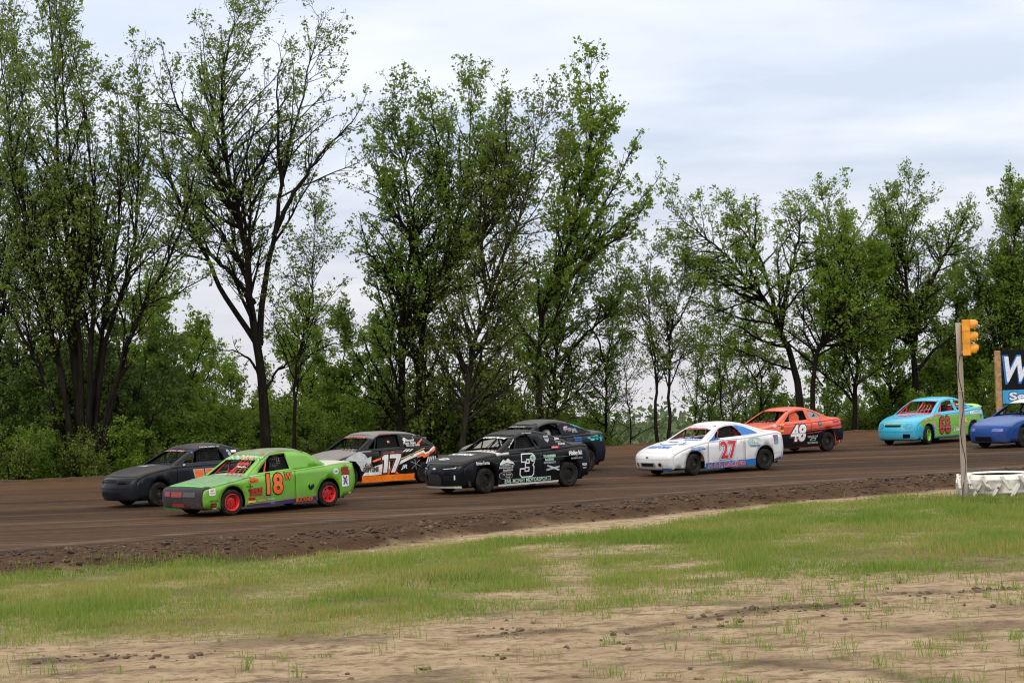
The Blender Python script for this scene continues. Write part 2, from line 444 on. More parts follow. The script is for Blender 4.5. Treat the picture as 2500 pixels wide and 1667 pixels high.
cc = b.mix(nz, (0.032, 0.019, 0.012), (0.088, 0.053, 0.033)); cc = b.mix(b.math('MULTIPLY', b.rng(b.noise(3.1, 2), 0.60, 0.68), 0.7), cc, (0.16, 0.095, 0.055))
b.color(cc); b.rough(0.95); CLOD = b.m
rocks('berm_clods', np.stack([X, Y, ground_z(X, Y)+S*0.2], -1), S, CLOD, 'dark broken clods of earth heaped along the inside berm of the track', 'earth clods', seed=2)
n = 1500
X = r.uniform(-9, 12, n); k = r.random(n)
Y = np.where(k < 0.6, RUT2(X)+r.normal(0, 0.22, n), np.where(k < 0.75, RUT(X)+r.normal(0, 0.4, n), r.uniform(19, 32, n)))
keep = (grass_density(X, Y) < 0.35) & (fbm(X, Y, 0.8, 4, 4) > 0.47)
X, Y = X[keep], Y[keep]; S = 0.006+0.040*r.random(len(X))**3.2
b = NB('dry_clod'); nz = b.rng(b.noise(2.6, 5), 0.3, 0.7); b.color(b.mix(nz, (0.060, 0.038, 0.025), (0.15, 0.10, 0.065))); b.rough(0.95)
rocks('scattered_clods', np.stack([X, Y, ground_z(X, Y)+S*0.25], -1), S, b.m, 'small dry clods scattered over the sandy foreground ruts', 'earth clods', seed=3)

# ================================================================== TREES
def bark_mat(name, c0, c1):
    b = NB(name); n = b.rng(b.noise(2.5, 6, 0.65, vec=b.mapv((3, 3, 0.6))), 0.3, 0.7)
    b.color(b.mix(n, c0, c1)); b.rough(0.95); b.p.inputs['Specular IOR Level'].default_value = 0.1; b.bump(n, 0.6, 0.03); return b.m
def leaf_mat(name, c0, c1, c2, trans=0.38):
    b = NB(name)
    n1 = b.rng(b.noise(0.55, 3), 0.32, 0.68); n2 = b.rng(b.noise(9.0, 2), 0.3, 0.7)
    c = b.mix(n1, c0, c1); c = b.mix(b.math('MULTIPLY', n2, 0.6), c, c2)
    dif = b.n('ShaderNodeBsdfPrincipled'); dif.inputs['Roughness'].default_value = 0.55; dif.inputs['Specular IOR Level'].default_value = 0.25
    tr = b.n('ShaderNodeBsdfTranslucent'); mx = b.n('ShaderNodeMixShader'); mx.inputs[0].default_value = trans
    b.l(c, dif.inputs[0]); b.l(c, tr.inputs[0]); b.l(dif.outputs[0], mx.inputs[1]); b.l(tr.outputs[0], mx.inputs[2]); b.l(mx.outputs[0], b.out.inputs[0])
    return b.m
BARK = bark_mat('dark_bark', (0.006, 0.005, 0.004), (0.020, 0.016, 0.0125))
BARK_PALE = bark_mat('grey_bark', (0.015, 0.0125, 0.010), (0.042, 0.035, 0.028))
LEAF = {
    'mid':   leaf_mat('leaf_mid', (0.118, 0.198, 0.024), (0.175, 0.275, 0.038), (0.130, 0.205, 0.020), 0.48),
    'grey':  leaf_mat('leaf_greyish', (0.130, 0.195, 0.036), (0.185, 0.265, 0.052), (0.125, 0.178, 0.026), 0.48),
    'fresh': leaf_mat('leaf_fresh', (0.135, 0.230, 0.022), (0.190, 0.300, 0.034), (0.140, 0.220, 0.014), 0.50),
    'dark':  leaf_mat('leaf_dark', (0.055, 0.098, 0.016), (0.090, 0.145, 0.024), (0.070, 0.110, 0.012), 0.38),
    'olive': leaf_mat('leaf_olive', (0.120, 0.170, 0.028), (0.170, 0.225, 0.040), (0.125, 0.165, 0.022), 0.47),
    'far':   leaf_mat('leaf_far', (0.085, 0.125, 0.055), (0.105, 0.150, 0.065), (0.090, 0.130, 0.055), 0.3),
}
def resample(pts, K):
    pts = np.asarray(pts, float)
    # Catmull-Rom densify, then even spacing
    P = np.vstack([2*pts[0]-pts[1], pts, 2*pts[-1]-pts[-2]]); out = []
    for i in range(1, len(P)-2):
        for t in np.linspace(0, 1, 8, endpoint=False):
            a, b_, c, d = P[i-1], P[i], P[i+1], P[i+2]
            out.append(0.5*((2*b_)+(-a+c)*t+(2*a-5*b_+4*c-d)*t*t+(-a+3*b_-3*c+d)*t**3))
    out.append(pts[-1]); out = np.array(out)
    s = np.r_[0, np.cumsum(np.linalg.norm(np.diff(out, axis=0), axis=1))]
    q = np.linspace(0, s[-1], K)
    return np.stack([np.interp(q, s, out[:, i]) for i in range(3)], -1), s[-1]
def unit(v): return v/(np.linalg.norm(v, axis=-1, keepdims=True)+1e-9)
def tubes(P, RR, n):
    """P N,K,3  RR N,K -> verts, quads"""
    N, K, _ = P.shape
    d = unit(np.gradient(P, axis=1))
    ref = np.zeros_like(d); ref[..., 1] = 1.0; ref[np.abs(d[..., 1]) > 0.85] = (1, 0, 0)
    u = unit(np.cross(d, ref)); v = np.cross(u, d)
    a = np.linspace(0, 2*np.pi, n, endpoint=False)
    V = P[:, :, None]+RR[:, :, None, None]*(np.cos(a)[None, None, :, None]*u[:, :, None]+np.sin(a)[None, None, :, None]*v[:, :, None])
    I = np.arange(N*K*n).reshape(N, K, n); J = np.roll(I, -1, axis=2)
    Q = np.stack([I[:, :-1], I[:, 1:], J[:, 1:], J[:, :-1]], -1).reshape(-1, 4)
    return V.reshape(-1, 3), Q
def children(r, P, RR, L, M, tmin, ang, ratio, up, K, jit, rmin, rfac=0.55, lmax=9.0, tp=0.9):
    N, Kp, _ = P.shape
    i = r.choice(N, M, p=L/L.sum()); t = tmin+(1-tmin)*r.random(M)**tp
    f = t*(Kp-1); k = np.minimum(f.astype(int), Kp-2); f = (f-k)[:, None]
    pos = P[i, k]*(1-f)+P[i, k+1]*f
    tan = unit(P[i, k+1]-P[i, k])
    v = r.normal(size=(M, 3)); v -= (v*tan).sum(-1, keepdims=True)*tan; v = unit(v)
    a = r.uniform(ang[0], ang[1], M)[:, None]
    d = unit(tan*np.cos(a)+v*np.sin(a))
    Lc = np.minimum(L[i]*ratio*(1.08-0.80*t)*(0.55+0.75*r.random(M)), lmax)
    step = (Lc/(K-1))[:, None]
    out = np.empty((M, K, 3)); out[:, 0] = pos
    for j in range(1, K):
        d = unit(d+np.array([0, 0, up])*step*1.0+r.normal(size=(M, 3))*jit)
        out[:, j] = out[:, j-1]+d*step
    r0 = np.maximum(np.minimum((RR[i, k])*rfac, 0.012+0.016*Lc), rmin)
    Rc = r0[:, None]*np.linspace(1, 0.35, K)[None]
    return out, Rc, Lc
def leaves_geo(r, C, size, flatn=0.35):
    n = len(C)
    nrm = r.normal(size=(n, 3)); nrm[:, 2] = nrm[:, 2]*1.0+flatn; nrm = unit(nrm)
    a = r.normal(size=(n, 3)); a[:, 2] -= 0.35; a = unit(a-(a*nrm).sum(-1, keepdims=True)*nrm); b_ = np.cross(nrm, a)
    s = size*(0.40+1.05*r.random(n)**1.4)[:, None]
    V = np.stack([C-a*s*0.5, C+b_*s*0.32+nrm*s*0.06, C+a*s*0.55, C-b_*s*0.32+nrm*s*0.06], 1)
    Q = np.arange(n*4).reshape(n, 4)
    return V.reshape(-1, 3), Q
NM = (1.2, 1.4, 0.92, 1.25, 1.35)
LK = 1.02
def crown_parts(seed, stems, n1, n2, n3, lpt, leaf, tmin=0.35, ang1=(0.5, 1.0), r1=0.26, r2=0.50, r3=0.46, up=0.10, spread=0.10, lmax1=3.2, bare=0.0):
    """stems: list of (points, radius at foot, radius at tip)"""
    r = np.random.default_rng(seed); K0 = 26
    P0 = []; R0 = []; L0 = []
    for pts, ra, rb in stems:
        p, L = resample(pts, K0); w = np.linspace(0, 1, K0)[:, None]
        p = p+(np.cumsum(r.normal(size=(K0, 3))*0.035, axis=0))*np.minimum(1, w*3)*(1-0*w)
        P0.append(p); R0.append(ra*0.86*(1-w[:, 0])**1.15+rb*0.45); L0.append(L)
    P0 = np.array(P0); R0 = np.array(R0); L0 = np.array(L0)
    n1 = int(n1*NM[0]); n2 = int(n2*NM[1]); n3 = int(n3*NM[2]); lmax1 = lmax1*NM[3]; r1 = r1*NM[4]
    P1, R1, L1 = children(r, P0, R0, L0, n1, tmin, ang1, r1, up, 8, 0.10, 0.010, lmax=lmax1, tp=0.75)
    P2, R2, L2 = children(r, P1, R1, L1, n2, 0.15, (0.45, 1.05), r2, up*0.8, 5, 0.14, 0.007)
    Pa = np.concatenate([P2, P1[:, [0, 2, 4, 6, 7]]]); Ra = np.concatenate([R2, R1[:, [0, 2, 4, 6, 7]]]); La = np.concatenate([L2, L1*0.45])
    P3, R3, L3 = children(r, Pa, Ra, La, n3, 0.25, (0.4, 1.1), r3, up*0.5, 3, 0.16, 0.004)
    Vs, Qs, off = [], [], 0
    for P, RR, n in ((P0, R0, 8), (P1, R1, 4), (P2[:, [0, 2, 4]], R2[:, [0, 2, 4]], 3), (P3[:, [0, 2]], R3[:, [0, 2]], 3)):
        V, Q = tubes(P, RR, n); Vs.append(V); Qs.append(Q+off); off += len(V)
    wood = (np.concatenate(Vs), np.concatenate(Qs))
    keep = r.random(len(P3)) >= bare
    T = P3[keep]; m = len(T)
    t = r.random((m, lpt))**0.7*2; k = np.minimum(t.astype(int), 1); f = (t-k)[..., None]
    ii = np.arange(m)[:, None]
    C = T[ii, k]*(1-f)+T[ii, k+1]*f+r.normal(size=(m, lpt, 3))*spread*0.8
    LV, LQ = leaves_geo(r, C.reshape(-1, 3), leaf*LK)
    return wood, (LV, LQ)
def make_tree(name, label, base, stems, leafmat, bark=BARK, group=None, cat='tree', **kw):
    root = empty(name, base)
    base = np.asarray(base)
    st = [(np.asarray(p)-base, a, b_) for p, a, b_ in stems]
    (wv, wq), (lv, lq) = crown_parts(stems=st, **kw)
    obj('trunk', mesh_np('trunk', wv, wq, smooth=True), bark, root)
    obj('crown', mesh_np('crown', lv, lq), leafmat, root)
    return tag(root, label, cat, group)
def copy_tree(root, loc, rz, sc, label=None, group=None):
    c = root.copy(); COL.objects.link(c); c.location = loc; c.rotation_euler = (0, 0, rz); c.scale = sc
    for ch in root.children:
        d = ch.copy(); COL.objects.link(d); d.parent = c
    if label: c['label'] = label
    if group: c['group'] = group
    return c
def gz(x, y): return float(ground_z(np.array([x]), np.array([y]))[0])
def S_(px, D, ra, rb=0.02, dy=0.0):
    """a limb surveyed in the photograph at distance D; dy bends its far end towards or away"""
    m = len(px); o = []
    for i, (x, y) in enumerate(px):
        o.append(at(x, y, D+dy*(i/(m-1))**1.3))
    return (np.array(o), ra, rb)
def foot(px, py, D):
    p = at(px, py, D); return np.array([p[0], D, gz(p[0], D)-0.25])
def tree_px(name, label, D, fx, fy, limbs, leafmat, lower=0.95, **kw):
    f = foot(fx, fy, D); stems = []
    for l in limbs:
        pts, ra, rb, dy = l; pts = [(x, fy-(fy-y)*(1-(1-lower)*min(1, (fy-y)/(0.5*fy)))) for x, y in pts]
        s = S_(pts, D, ra, rb, dy)
        if (pts[0][1] >= fy-5):
            s[0][0, 2] = f[2]
        stems.append(s)
    return make_tree(name, label, f, stems, leafmat, **kw)

G1 = 'trees along the outside of the track'
tree_px('vase_tree', 'tall many-stemmed vase-shaped tree with pale top at the picture\'s left side', 67, 205, 1165, [
    ([(205,1165),(190,950),(165,700),(130,350),(112,20),(104,-90)], 0.16, 0.02, 1.0),
    ([(195,1165),(150,900),(88,600),(40,300),(15,60)], 0.13, 0.02, -1.5),
    ([(210,1165),(218,900),(232,600),(222,300),(196,70)], 0.14, 0.02, -1.2),
    ([(215,1165),(262,880),(326,650),(362,420),(352,170)], 0.13, 0.02, 1.0),
    ([(220,1165),(300,850),(398,630),(446,460),(470,330)], 0.12, 0.02, -0.5),
    ([(192,1165),(110,950),(10,720),(-60,480)], 0.12, 0.02, 0.8),
    ([(208,1165),(240,900),(280,640),(290,400),(270,200)], 0.11, 0.02, 1.8),
    ([(200,1165),(178,880),(140,600),(70,280),(50,60)], 0.12, 0.02, 2.2),
    ([(203,1165),(196,860),(190,560),(170,260),(150,0)], 0.12, 0.02, -2.2),
    ([(196,1165),(120,860),(40,560),(-30,330)], 0.11, 0.02, -2.0),
    ([(216,1150),(330,790),(420,735),(505,690)], 0.10, 0.03, -1.0)],
    LEAF['grey'], lower=1.0, seed=21, n1=330, n2=2000, n3=7200, lpt=6, leaf=0.112, tmin=0.30, ang1=(0.25, 0.6), r1=0.20, up=0.22, lmax1=2.4)
tree_px('edge_tree', 'dark-stemmed tree cut by the left border behind the vase-shaped tree', 72, 20, 1165, [
    ([(20,1165),(5,900),(-10,600),(0,300),(20,100)], 0.16, 0.02, 0.5),
    ([(22,1165),(60,920),(90,700),(70,480)], 0.12, 0.02, 1.0),
    ([(15,1165),(-60,900),(-120,600)], 0.12, 0.02, -1.0)],
    LEAF['dark'], lower=1.0, seed=22, n1=120, n2=900, n3=3200, lpt=6, leaf=0.11, tmin=0.25, group=G1)
tree_px('forked_tree', 'big forked tree with dark trunk and sparse open crown behind the green car', 71, 652, 1120, [
    ([(652,1120),(642,950),(633,850),(616,700),(600,560),(562,420),(546,250),(560,100),(600,-20)], 0.23, 0.02, -0.8),
    ([(634,842),(642,720),(666,580),(690,450),(706,330),(740,180),(760,30)], 0.13, 0.02, 1.2),
    ([(668,570),(720,462),(800,372),(880,292),(902,240)], 0.10, 0.02, 0.6),
    ([(634,850),(592,782),(532,700),(500,620),(442,500),(392,380),(382,180)], 0.115, 0.02, 1.4),
    ([(622,740),(560,650),(482,560),(420,470),(350,420)], 0.10, 0.02, -1.6),
    ([(606,600),(560,480),(500,350),(440,260),(402,120)], 0.10, 0.02, -1.8),
    ([(690,450),(672,330),(660,200),(650,60)], 0.08, 0.02, -1.2),
    ([(640,930),(600,880),(560,860),(500,860)], 0.06, 0.015, -1.4),
    ([(640,960),(690,900),(740,870),(800,880)], 0.06, 0.015, 1.2)],
    LEAF['grey'], lower=0.99, seed=23, n1=175, n2=1150, n3=4300, lpt=6, leaf=0.102, tmin=0.30, ang1=(0.4, 1.0), r1=0.26, up=0.12, lmax1=2.7, spread=0.09)
tree_px('slim_tree', 'slim curving tree just right of the big forked tree', 72, 712, 1110, [
    ([(712,1110),(722,900),(752,750),(772,560),(776,470)], 0.09, 0.015, -0.6),
    ([(724,900),(770,840),(830,820),(880,800)], 0.05, 0.015, 0.8)],
    LEAF['mid'], seed=24, n1=60, n2=380, n3=1100, lpt=5, leaf=0.10, tmin=0.3, lmax1=2.0, group=G1)
tree_px('broad_tree', 'broad dense double-trunked tree towering behind the black car numbered 17', 76, 972, 1075, [
    ([(972,1075),(976,850),(986,700),(1002,560),(984,400),(962,250),(950,200)], 0.20, 0.02, -0.8),
    ([(1008,1075),(1030,800),(1060,680),(1110,540),(1150,350),(1162,140)], 0.20, 0.02, 0.8),
    ([(1056,700),(1000,560),(930,430),(902,310)], 0.11, 0.02, 1.4),
    ([(1066,668),(1130,600),(1222,480),(1236,300),(1228,180)], 0.13, 0.02, -1.2),
    ([(1000,780),(940,650),(884,560),(862,470)], 0.09, 0.02, -1.5),
    ([(1100,560),(1080,400),(1060,260),(1050,150)], 0.09, 0.02, -1.8),
    ([(1120,600),(1180,560),(1270,430),(1296,330)], 0.09, 0.02, 1.6)],
    LEAF['mid'], seed=25, n1=260, n2=1800, n3=6800, lpt=6, leaf=0.118, tmin=0.16, ang1=(0.4, 0.95), r1=0.24, up=0.14, lmax1=2.7)
tree_px('leaning_tree', 'slender grey tree leaning rightwards behind the black car numbered 3', 75, 1118, 1075, [
    ([(1118,1075),(1150,880),(1190,700),(1250,520),(1290,380),(1318,200)], 0.14, 0.02, -0.5),
    ([(1188,708),(1172,520),(1200,350),(1210,240)], 0.08, 0.02, -1.0),
    ([(1150,880),(1230,760),(1300,680)], 0.06, 0.02, 0.8)],
    LEAF['olive'], bark=BARK_PALE, seed=26, n1=120, n2=850, n3=3000, lpt=6, leaf=0.11, tmin=0.10, up=0.14, lmax1=2.3)
tree_px('poplar_tree', 'tall bright green poplar with large leaves reaching highest near the picture\'s middle', 80, 1318, 1045, [
    ([(1318,1045),(1326,850),(1350,680),(1390,560),(1420,400),(1440,220),(1442,70)], 0.17, 0.02, -0.5),
    ([(1350,695),(1410,580),(1470,470),(1520,380),(1572,270)], 0.10, 0.02, 0.8),
    ([(1398,545),(1382,400),(1402,200)], 0.08, 0.02, -1.2),
    ([(1430,340),(1500,262),(1542,200)], 0.06, 0.02, 1.2),
    ([(1352,700),(1430,620),(1532,540),(1602,440)], 0.08, 0.02, -1.0),
    ([(1360,660),(1450,560),(1540,470),(1604,370)], 0.07, 0.02, 1.6)],
    LEAF['fresh'], bark=BARK_PALE, lower=0.93, seed=27, n1=150, n2=700, n3=2100, lpt=6, leaf=0.155, tmin=0.16, ang1=(0.3, 0.75), r1=0.20, up=0.2, lmax1=2.0, spread=0.10)
tree_px('dark_poplar_tree', 'dark-trunked leafy tree close behind the tall bright poplar', 83, 1352, 1045, [
    ([(1352,1045),(1360,900),(1392,760),(1424,650),(1440,560)], 0.14, 0.02, 0.6),
    ([(1362,890),(1430,810),(1500,740),(1540,650)], 0.08, 0.02, -0.6),
    ([(1375,820),(1340,700),(1330,600)], 0.07, 0.02, 1.0)],
    LEAF['mid'], seed=28, n1=110, n2=800, n3=2600, lpt=6, leaf=0.115, tmin=0.25, lmax1=2.4, group=G1)
tree_px('twin_stem_tree', 'slender twin-stemmed dark tree behind the white car', 80, 1616, 1045, [
    ([(1604,1045),(1600,850),(1590,700),(1602,600)], 0.09, 0.015, -0.5),
    ([(1630,1045),(1626,800),(1640,680),(1654,600)], 0.09, 0.015, 0.6),
    ([(1600,850),(1560,740),(1536,650)], 0.05, 0.015, 0.7),
    ([(1626,830),(1670,720),(1694,640)], 0.05, 0.015, -0.6)],
    LEAF['grey'], seed=29, n1=85, n2=620, n3=2300, lpt=5, leaf=0.095, tmin=0.32, ang1=(0.4, 1.0), up=0.10, lmax1=1.9)
for i, (x, D, top, lean, lab) in enumerate([(1478, 86, 800, 20, 'thin sapling just right of the dark-trunked leafy tree'), (1536, 85, 770, -14, 'thin sapling just left of the slender twin-stemmed tree'),
        (1690, 88, 700, 26, 'thin bare-looking sapling just right of the twin-stemmed tree'), (1768, 86, 640, -16, 'tall thin sapling midway between twin-stemmed and spreading trees'), (1820, 90, 760, 18, 'thin sapling under the spreading tree\'s left limbs')]):
    tree_px('sapling', lab, D, x, 1040, [([(x,1040),(x+lean*0.4,920),(x+lean,(900+top)/2),(x+lean*1.1,top)], 0.045, 0.01, 0.3), ([(x+lean*0.3,930),(x+lean*0.3+30,880),(x+lean*0.3+50,820)], 0.02, 0.008, 0.4)],
        LEAF['olive'], seed=40+i, n1=34, n2=190, n3=420, lpt=3, leaf=0.085, tmin=0.2, ang1=(0.6, 1.2), r1=0.3, up=0.0, lmax1=1.6, group='thin saplings between the big trees')
tree_px('spreading_tree', 'wide spreading tree with layered bright leaves behind the orange car', 81, 1962, 1025, [
    ([(1962,1025),(1938,900),(1902,800),(1862,720),(1802,650),(1742,580),(1682,520),(1632,480)], 0.20, 0.02, -0.8),
    ([(1902,802),(1870,690),(1830,600),(1782,500),(1742,420)], 0.11, 0.02, 1.2),
    ([(1906,795),(1922,700),(1952,600),(1962,480),(1952,420)], 0.12, 0.02, -1.2),
    ([(1862,720),(1780,690),(1700,640),(1640,600)], 0.07, 0.02, 1.4),
    ([(1830,600),(1860,520),(1852,430)], 0.06, 0.02, -1.2),
    ([(1936,900),(1870,880),(1800,850),(1740,850)], 0.05, 0.015, -1.0),
    ([(1978,1025),(1986,880),(2022,800),(2062,700),(2042,560),(2012,440)], 0.14, 0.02, 0.9)],
    LEAF['fresh'], lower=0.92, seed=30, n1=240, n2=1700, n3=5000, lpt=6, leaf=0.105, tmin=0.32, ang1=(0.6, 1.25), r1=0.28, up=0.02, lmax1=2.6, spread=0.09)
tree_px('gnarled_tree', 'gnarled dark tree with thin top behind the turquoise car', 85, 2246, 1015, [
    ([(2246,1015),(2238,800),(2226,650),(2216,500),(2232,355)], 0.20, 0.02, 0.5),
    ([(2236,790),(2180,660),(2112,550),(2064,480),(2072,420)], 0.11, 0.02, -1.0),
    ([(2232,720),(2290,600),(2342,500),(2372,420)], 0.11, 0.02, 1.0),
    ([(2240,900),(2330,800),(2420,740)], 0.08, 0.02, -0.8),
    ([(2222,620),(2170,520),(2150,420),(2160,370)], 0.07, 0.02, 1.4)],
    LEAF['mid'], lower=0.86, seed=31, n1=190, n2=1300, n3=4200, lpt=5, leaf=0.105, tmin=0.30, up=0.10, lmax1=2.3)
tree_px('middle_tree', 'leafy tree standing between the spreading tree and the gnarled tree', 83, 2080, 1020, [
    ([(2080,1020),(2082,800),(2100,680),(2136,560)], 0.14, 0.02, 0.4),
    ([(2082,860),(2030,740),(2000,620)], 0.09, 0.02, -0.8),
    ([(2082,940),(2150,880),(2210,860)], 0.08, 0.02, 0.8),
    ([(2096,700),(2060,600),(2070,500)], 0.07, 0.02, 1.0)],
    LEAF['fresh'], lower=0.9, seed=32, n1=140, n2=1100, n3=3800, lpt=6, leaf=0.11, tmin=0.22, lmax1=2.2, group=G1)
tree_px('pyramid_tree', 'dense dark pyramid-shaped tree behind the billboard', 88, 2446, 1020, [
    ([(2446,1020),(2452,800),(2462,600),(2472,365)], 0.18, 0.02, 0.0),
    ([(2450,900),(2404,700),(2384,540)], 0.09, 0.02, -0.8),
    ([(2455,850),(2512,680),(2544,500)], 0.09, 0.02, 0.8),
    ([(2452,780),(2430,600),(2432,450)], 0.07, 0.02, 1.0)],
    LEAF['mid'], lower=0.82, seed=33, n1=180, n2=1500, n3=5200, lpt=7, leaf=0.115, tmin=0.2, ang1=(0.3, 0.8), up=0.16, lmax1=2.2)
tree_px('border_tree', 'leafy tree cut by the right border behind the billboard', 91, 2540, 1020, [
    ([(2540,1020),(2536,800),(2530,600),(2540,450)], 0.16, 0.02, 0.0), ([(2540,880),(2600,700),(2620,560)], 0.09, 0.02, 0.8), ([(2538,900),(2480,760),(2460,640)], 0.09, 0.02, -0.8)],
    LEAF['mid'], lower=0.86, seed=34, n1=110, n2=800, n3=2600, lpt=6, leaf=0.12, tmin=0.2, lmax1=2.4, group=G1)

NM = (1, 1, 1, 1, 1)
LK = 1.05
tree_px('airy_tree', 'airy small tree filling the gap left of the gnarled dark tree', 87, 2170, 1020, [
    ([(2170,1020),(2172,860),(2160,720),(2170,560)], 0.10, 0.015, 0.5), ([(2172,900),(2220,780),(2260,660)], 0.06, 0.015, -0.6), ([(2171,920),(2130,820),(2110,700)], 0.06, 0.015, 0.8)],
    LEAF['fresh'], seed=35, n1=90, n2=600, n3=2200, lpt=6, leaf=0.105, tmin=0.15, lmax1=2.0, group=G1)
tree_px('airy_tree', 'airy small tree between the gnarled dark tree and the billboard', 89, 2345, 1020, [
    ([(2345,1020),(2342,860),(2350,700),(2340,540)], 0.11, 0.015, 0.5), ([(2343,900),(2390,760),(2410,640)], 0.06, 0.015, -0.6), ([(2343,880),(2300,760),(2290,640)], 0.06, 0.015, 0.8)],
    LEAF['mid'], lower=0.85, seed=36, n1=100, n2=700, n3=2600, lpt=6, leaf=0.11, tmin=0.12, lmax1=2.0, group=G1)
tree_px('airy_tree', 'airy small tree between the tall poplar and the twin-stemmed tree', 84, 1470, 1045, [
    ([(1470,1045),(1478,880),(1490,740),(1500,600)], 0.08, 0.015, 0.5), ([(1476,900),(1520,800),(1545,700)], 0.05, 0.015, -0.6), ([(1476,880),(1440,780),(1430,680)], 0.05, 0.015, 0.6)],
    LEAF['mid'], seed=37, n1=70, n2=450, n3=1300, lpt=5, leaf=0.10, tmin=0.15, lmax1=1.8, group=G1)
tree_px('airy_tree', 'airy low tree under the left limbs of the wide spreading tree', 85, 1850, 1035, [
    ([(1850,1035),(1846,920),(1836,820),(1840,720)], 0.07, 0.015, 0.5), ([(1848,930),(1800,860),(1770,790)], 0.04, 0.015, -0.6), ([(1847,920),(1890,850),(1910,780)], 0.04, 0.015, 0.6)],
    LEAF['fresh'], seed=38, n1=60, n2=380, n3=1100, lpt=5, leaf=0.10, tmin=0.15, lmax1=1.6, group=G1)
tree_px('airy_tree', 'small leafy tree low between the forked tree and the broad tree', 79, 835, 1080, [
    ([(835,1080),(832,960),(846,850),(850,740)], 0.09, 0.015, 0.5), ([(834,960),(880,880),(900,800)], 0.05, 0.015, -0.6), ([(834,950),(790,880),(770,800)], 0.05, 0.015, 0.6)],
    LEAF['mid'], seed=39, n1=80, n2=560, n3=1900, lpt=6, leaf=0.11, tmin=0.12, lmax1=1.9, group=G1)
AIRY = [o for o in SC.objects if o.name.startswith('airy_tree')]
BG = [(395, 80, 0, 1.05, 'half-hidden tree just right of the vase-shaped tree\'s foot'), (455, 84, 4, 1.15, 'leafy background tree between the vase-shaped and forked trees'), (530, 90, 3, 1.25, 'bright rounded background tree just left of the forked trunk'), (585, 93, 4, 1.1, 'low background tree close left of the forked trunk'),
      (700, 90, 4, 1.15, 'background tree close right of the slim curving tree'), (765, 86, 3, 1.3, 'bright background tree halfway between forked and broad trees'), (800, 92, 1, 1.0, 'taller background tree behind the hatchback'), (905, 90, 4, 1.2, 'background tree close left of the broad tree\'s trunks'), (1240, 90, 2, 1.1, 'background tree between leaning tree and poplar'), (330, 86, 4, 1.4, 'dark background tree within the vase-shaped tree\'s spread'), (1735, 92, 3, 0.95, 'small bright background tree behind the white car\'s roof'), (1800, 94, 2, 0.9, 'small background tree behind the orange car\'s windshield'), (2010, 92, 3, 1.1, 'background tree behind the spreading tree\'s second trunk')]
for px, D, k, sc_, lab in BG:
    p = at(px, 1000, D); copy_tree(AIRY[k], (p[0], D, gz(p[0], D)-0.2), px*0.7, (sc_, sc_, sc_), lab, 'background trees beyond the first row')
# ---- shrubs of the undergrowth: five kinds, each grown once and copied
def bush(name, seed, h, wd, leafmat, n, leaf=0.10, lpt=7, label='', group=''):
    r = np.random.default_rng(seed); st = []
    for i in range(n):
        a = r.random()*6.28; q = wd*(0.25+0.75*r.random()); hh = h*(0.65+0.35*r.random())
        st.append((np.array([[0.1*math.cos(a), 0.1*math.sin(a), -0.2], [q*0.3*math.cos(a), q*0.3*math.sin(a), hh*0.4], [q*0.7*math.cos(a), q*0.7*math.sin(a), hh*0.78], [q*math.cos(a), q*math.sin(a), hh]]), 0.035+0.012*h/3, 0.01))
    return make_tree(name, label, (0, 0, 0), st, leafmat, group=group, cat='shrub', seed=seed, n1=int(n*13), n2=int(n*75), n3=int(n*230), lpt=lpt, leaf=leaf, tmin=0.08, ang1=(0.5, 1.2), r1=0.34, up=0.10, lmax1=1.7, spread=0.11)
GB = 'undergrowth shrubs along the outside of the track'
B = [bush('dark_shrub', 51, 5.2, 2.0, LEAF['dark'], 11, 0.115, 8, 'tall dark leafy shrub in the dense thicket at the left', GB),
     bush('broad_shrub', 52, 3.6, 2.2, LEAF['mid'], 10, 0.11, 8, 'broad mid-green shrub in the thicket behind the leading cars', GB),
     bush('olive_shrub', 53, 2.6, 1.8, LEAF['olive'], 8, 0.085, 3, 'brownish olive shrub at the foot of the trees', GB),
     bush('fresh_shrub', 54, 3.0, 1.8, LEAF['fresh'], 9, 0.115, 7, 'bright fresh green shrub at the foot of the trees', GB)]
LB = [o['label'] for o in B]
rr = np.random.default_rng(77)
first = [True]*4
def put_bush(kind, px, D, sc):
    p = at(px, 1000, D); x, y = p[0], D
    z = gz(x, y)-0.1
    s = (sc*rr.uniform(0.9, 1.15), sc*rr.uniform(0.9, 1.15), sc*rr.uniform(0.9, 1.12))
    if first[kind]:
        first[kind] = False; o = B[kind]; o.location = (x, y, z); o.scale = s; o.rotation_euler = (0, 0, rr.random()*6.28)
        return
    copy_tree(B[kind], (x, y, z), rr.random()*6.28, s, LB[kind])
for px, D, sc in [(-30,69,1.0),(60,68,0.8),(120,71,1.15),(200,72,1.2),(290,69,1.05),(350,72,1.0),(20,75,1.35),(100,76,1.5),(240,76,1.45),(340,76,1.2),(420,74,0.8)]: put_bush(0, px, D, sc)
for px, D, sc in [(-10,67,0.7),(100,66.5,0.6),(270,67.5,0.75),(395,70,0.95),(470,71,0.95),(540,73,1.0),(610,74,0.85),(690,75,0.95),(760,75,0.9),(540,82,1.5),(610,84,1.35),(700,80,1.1),(850,79,1.0),(900,82,1.3),(1890,90,1.0),(1400,88,1.1),(2300,88,1.2),(2380,90,1.4),(2470,86,1.1),(2190,90,1.1),(2550,90,1.3)]: put_bush(1, px, D, sc)
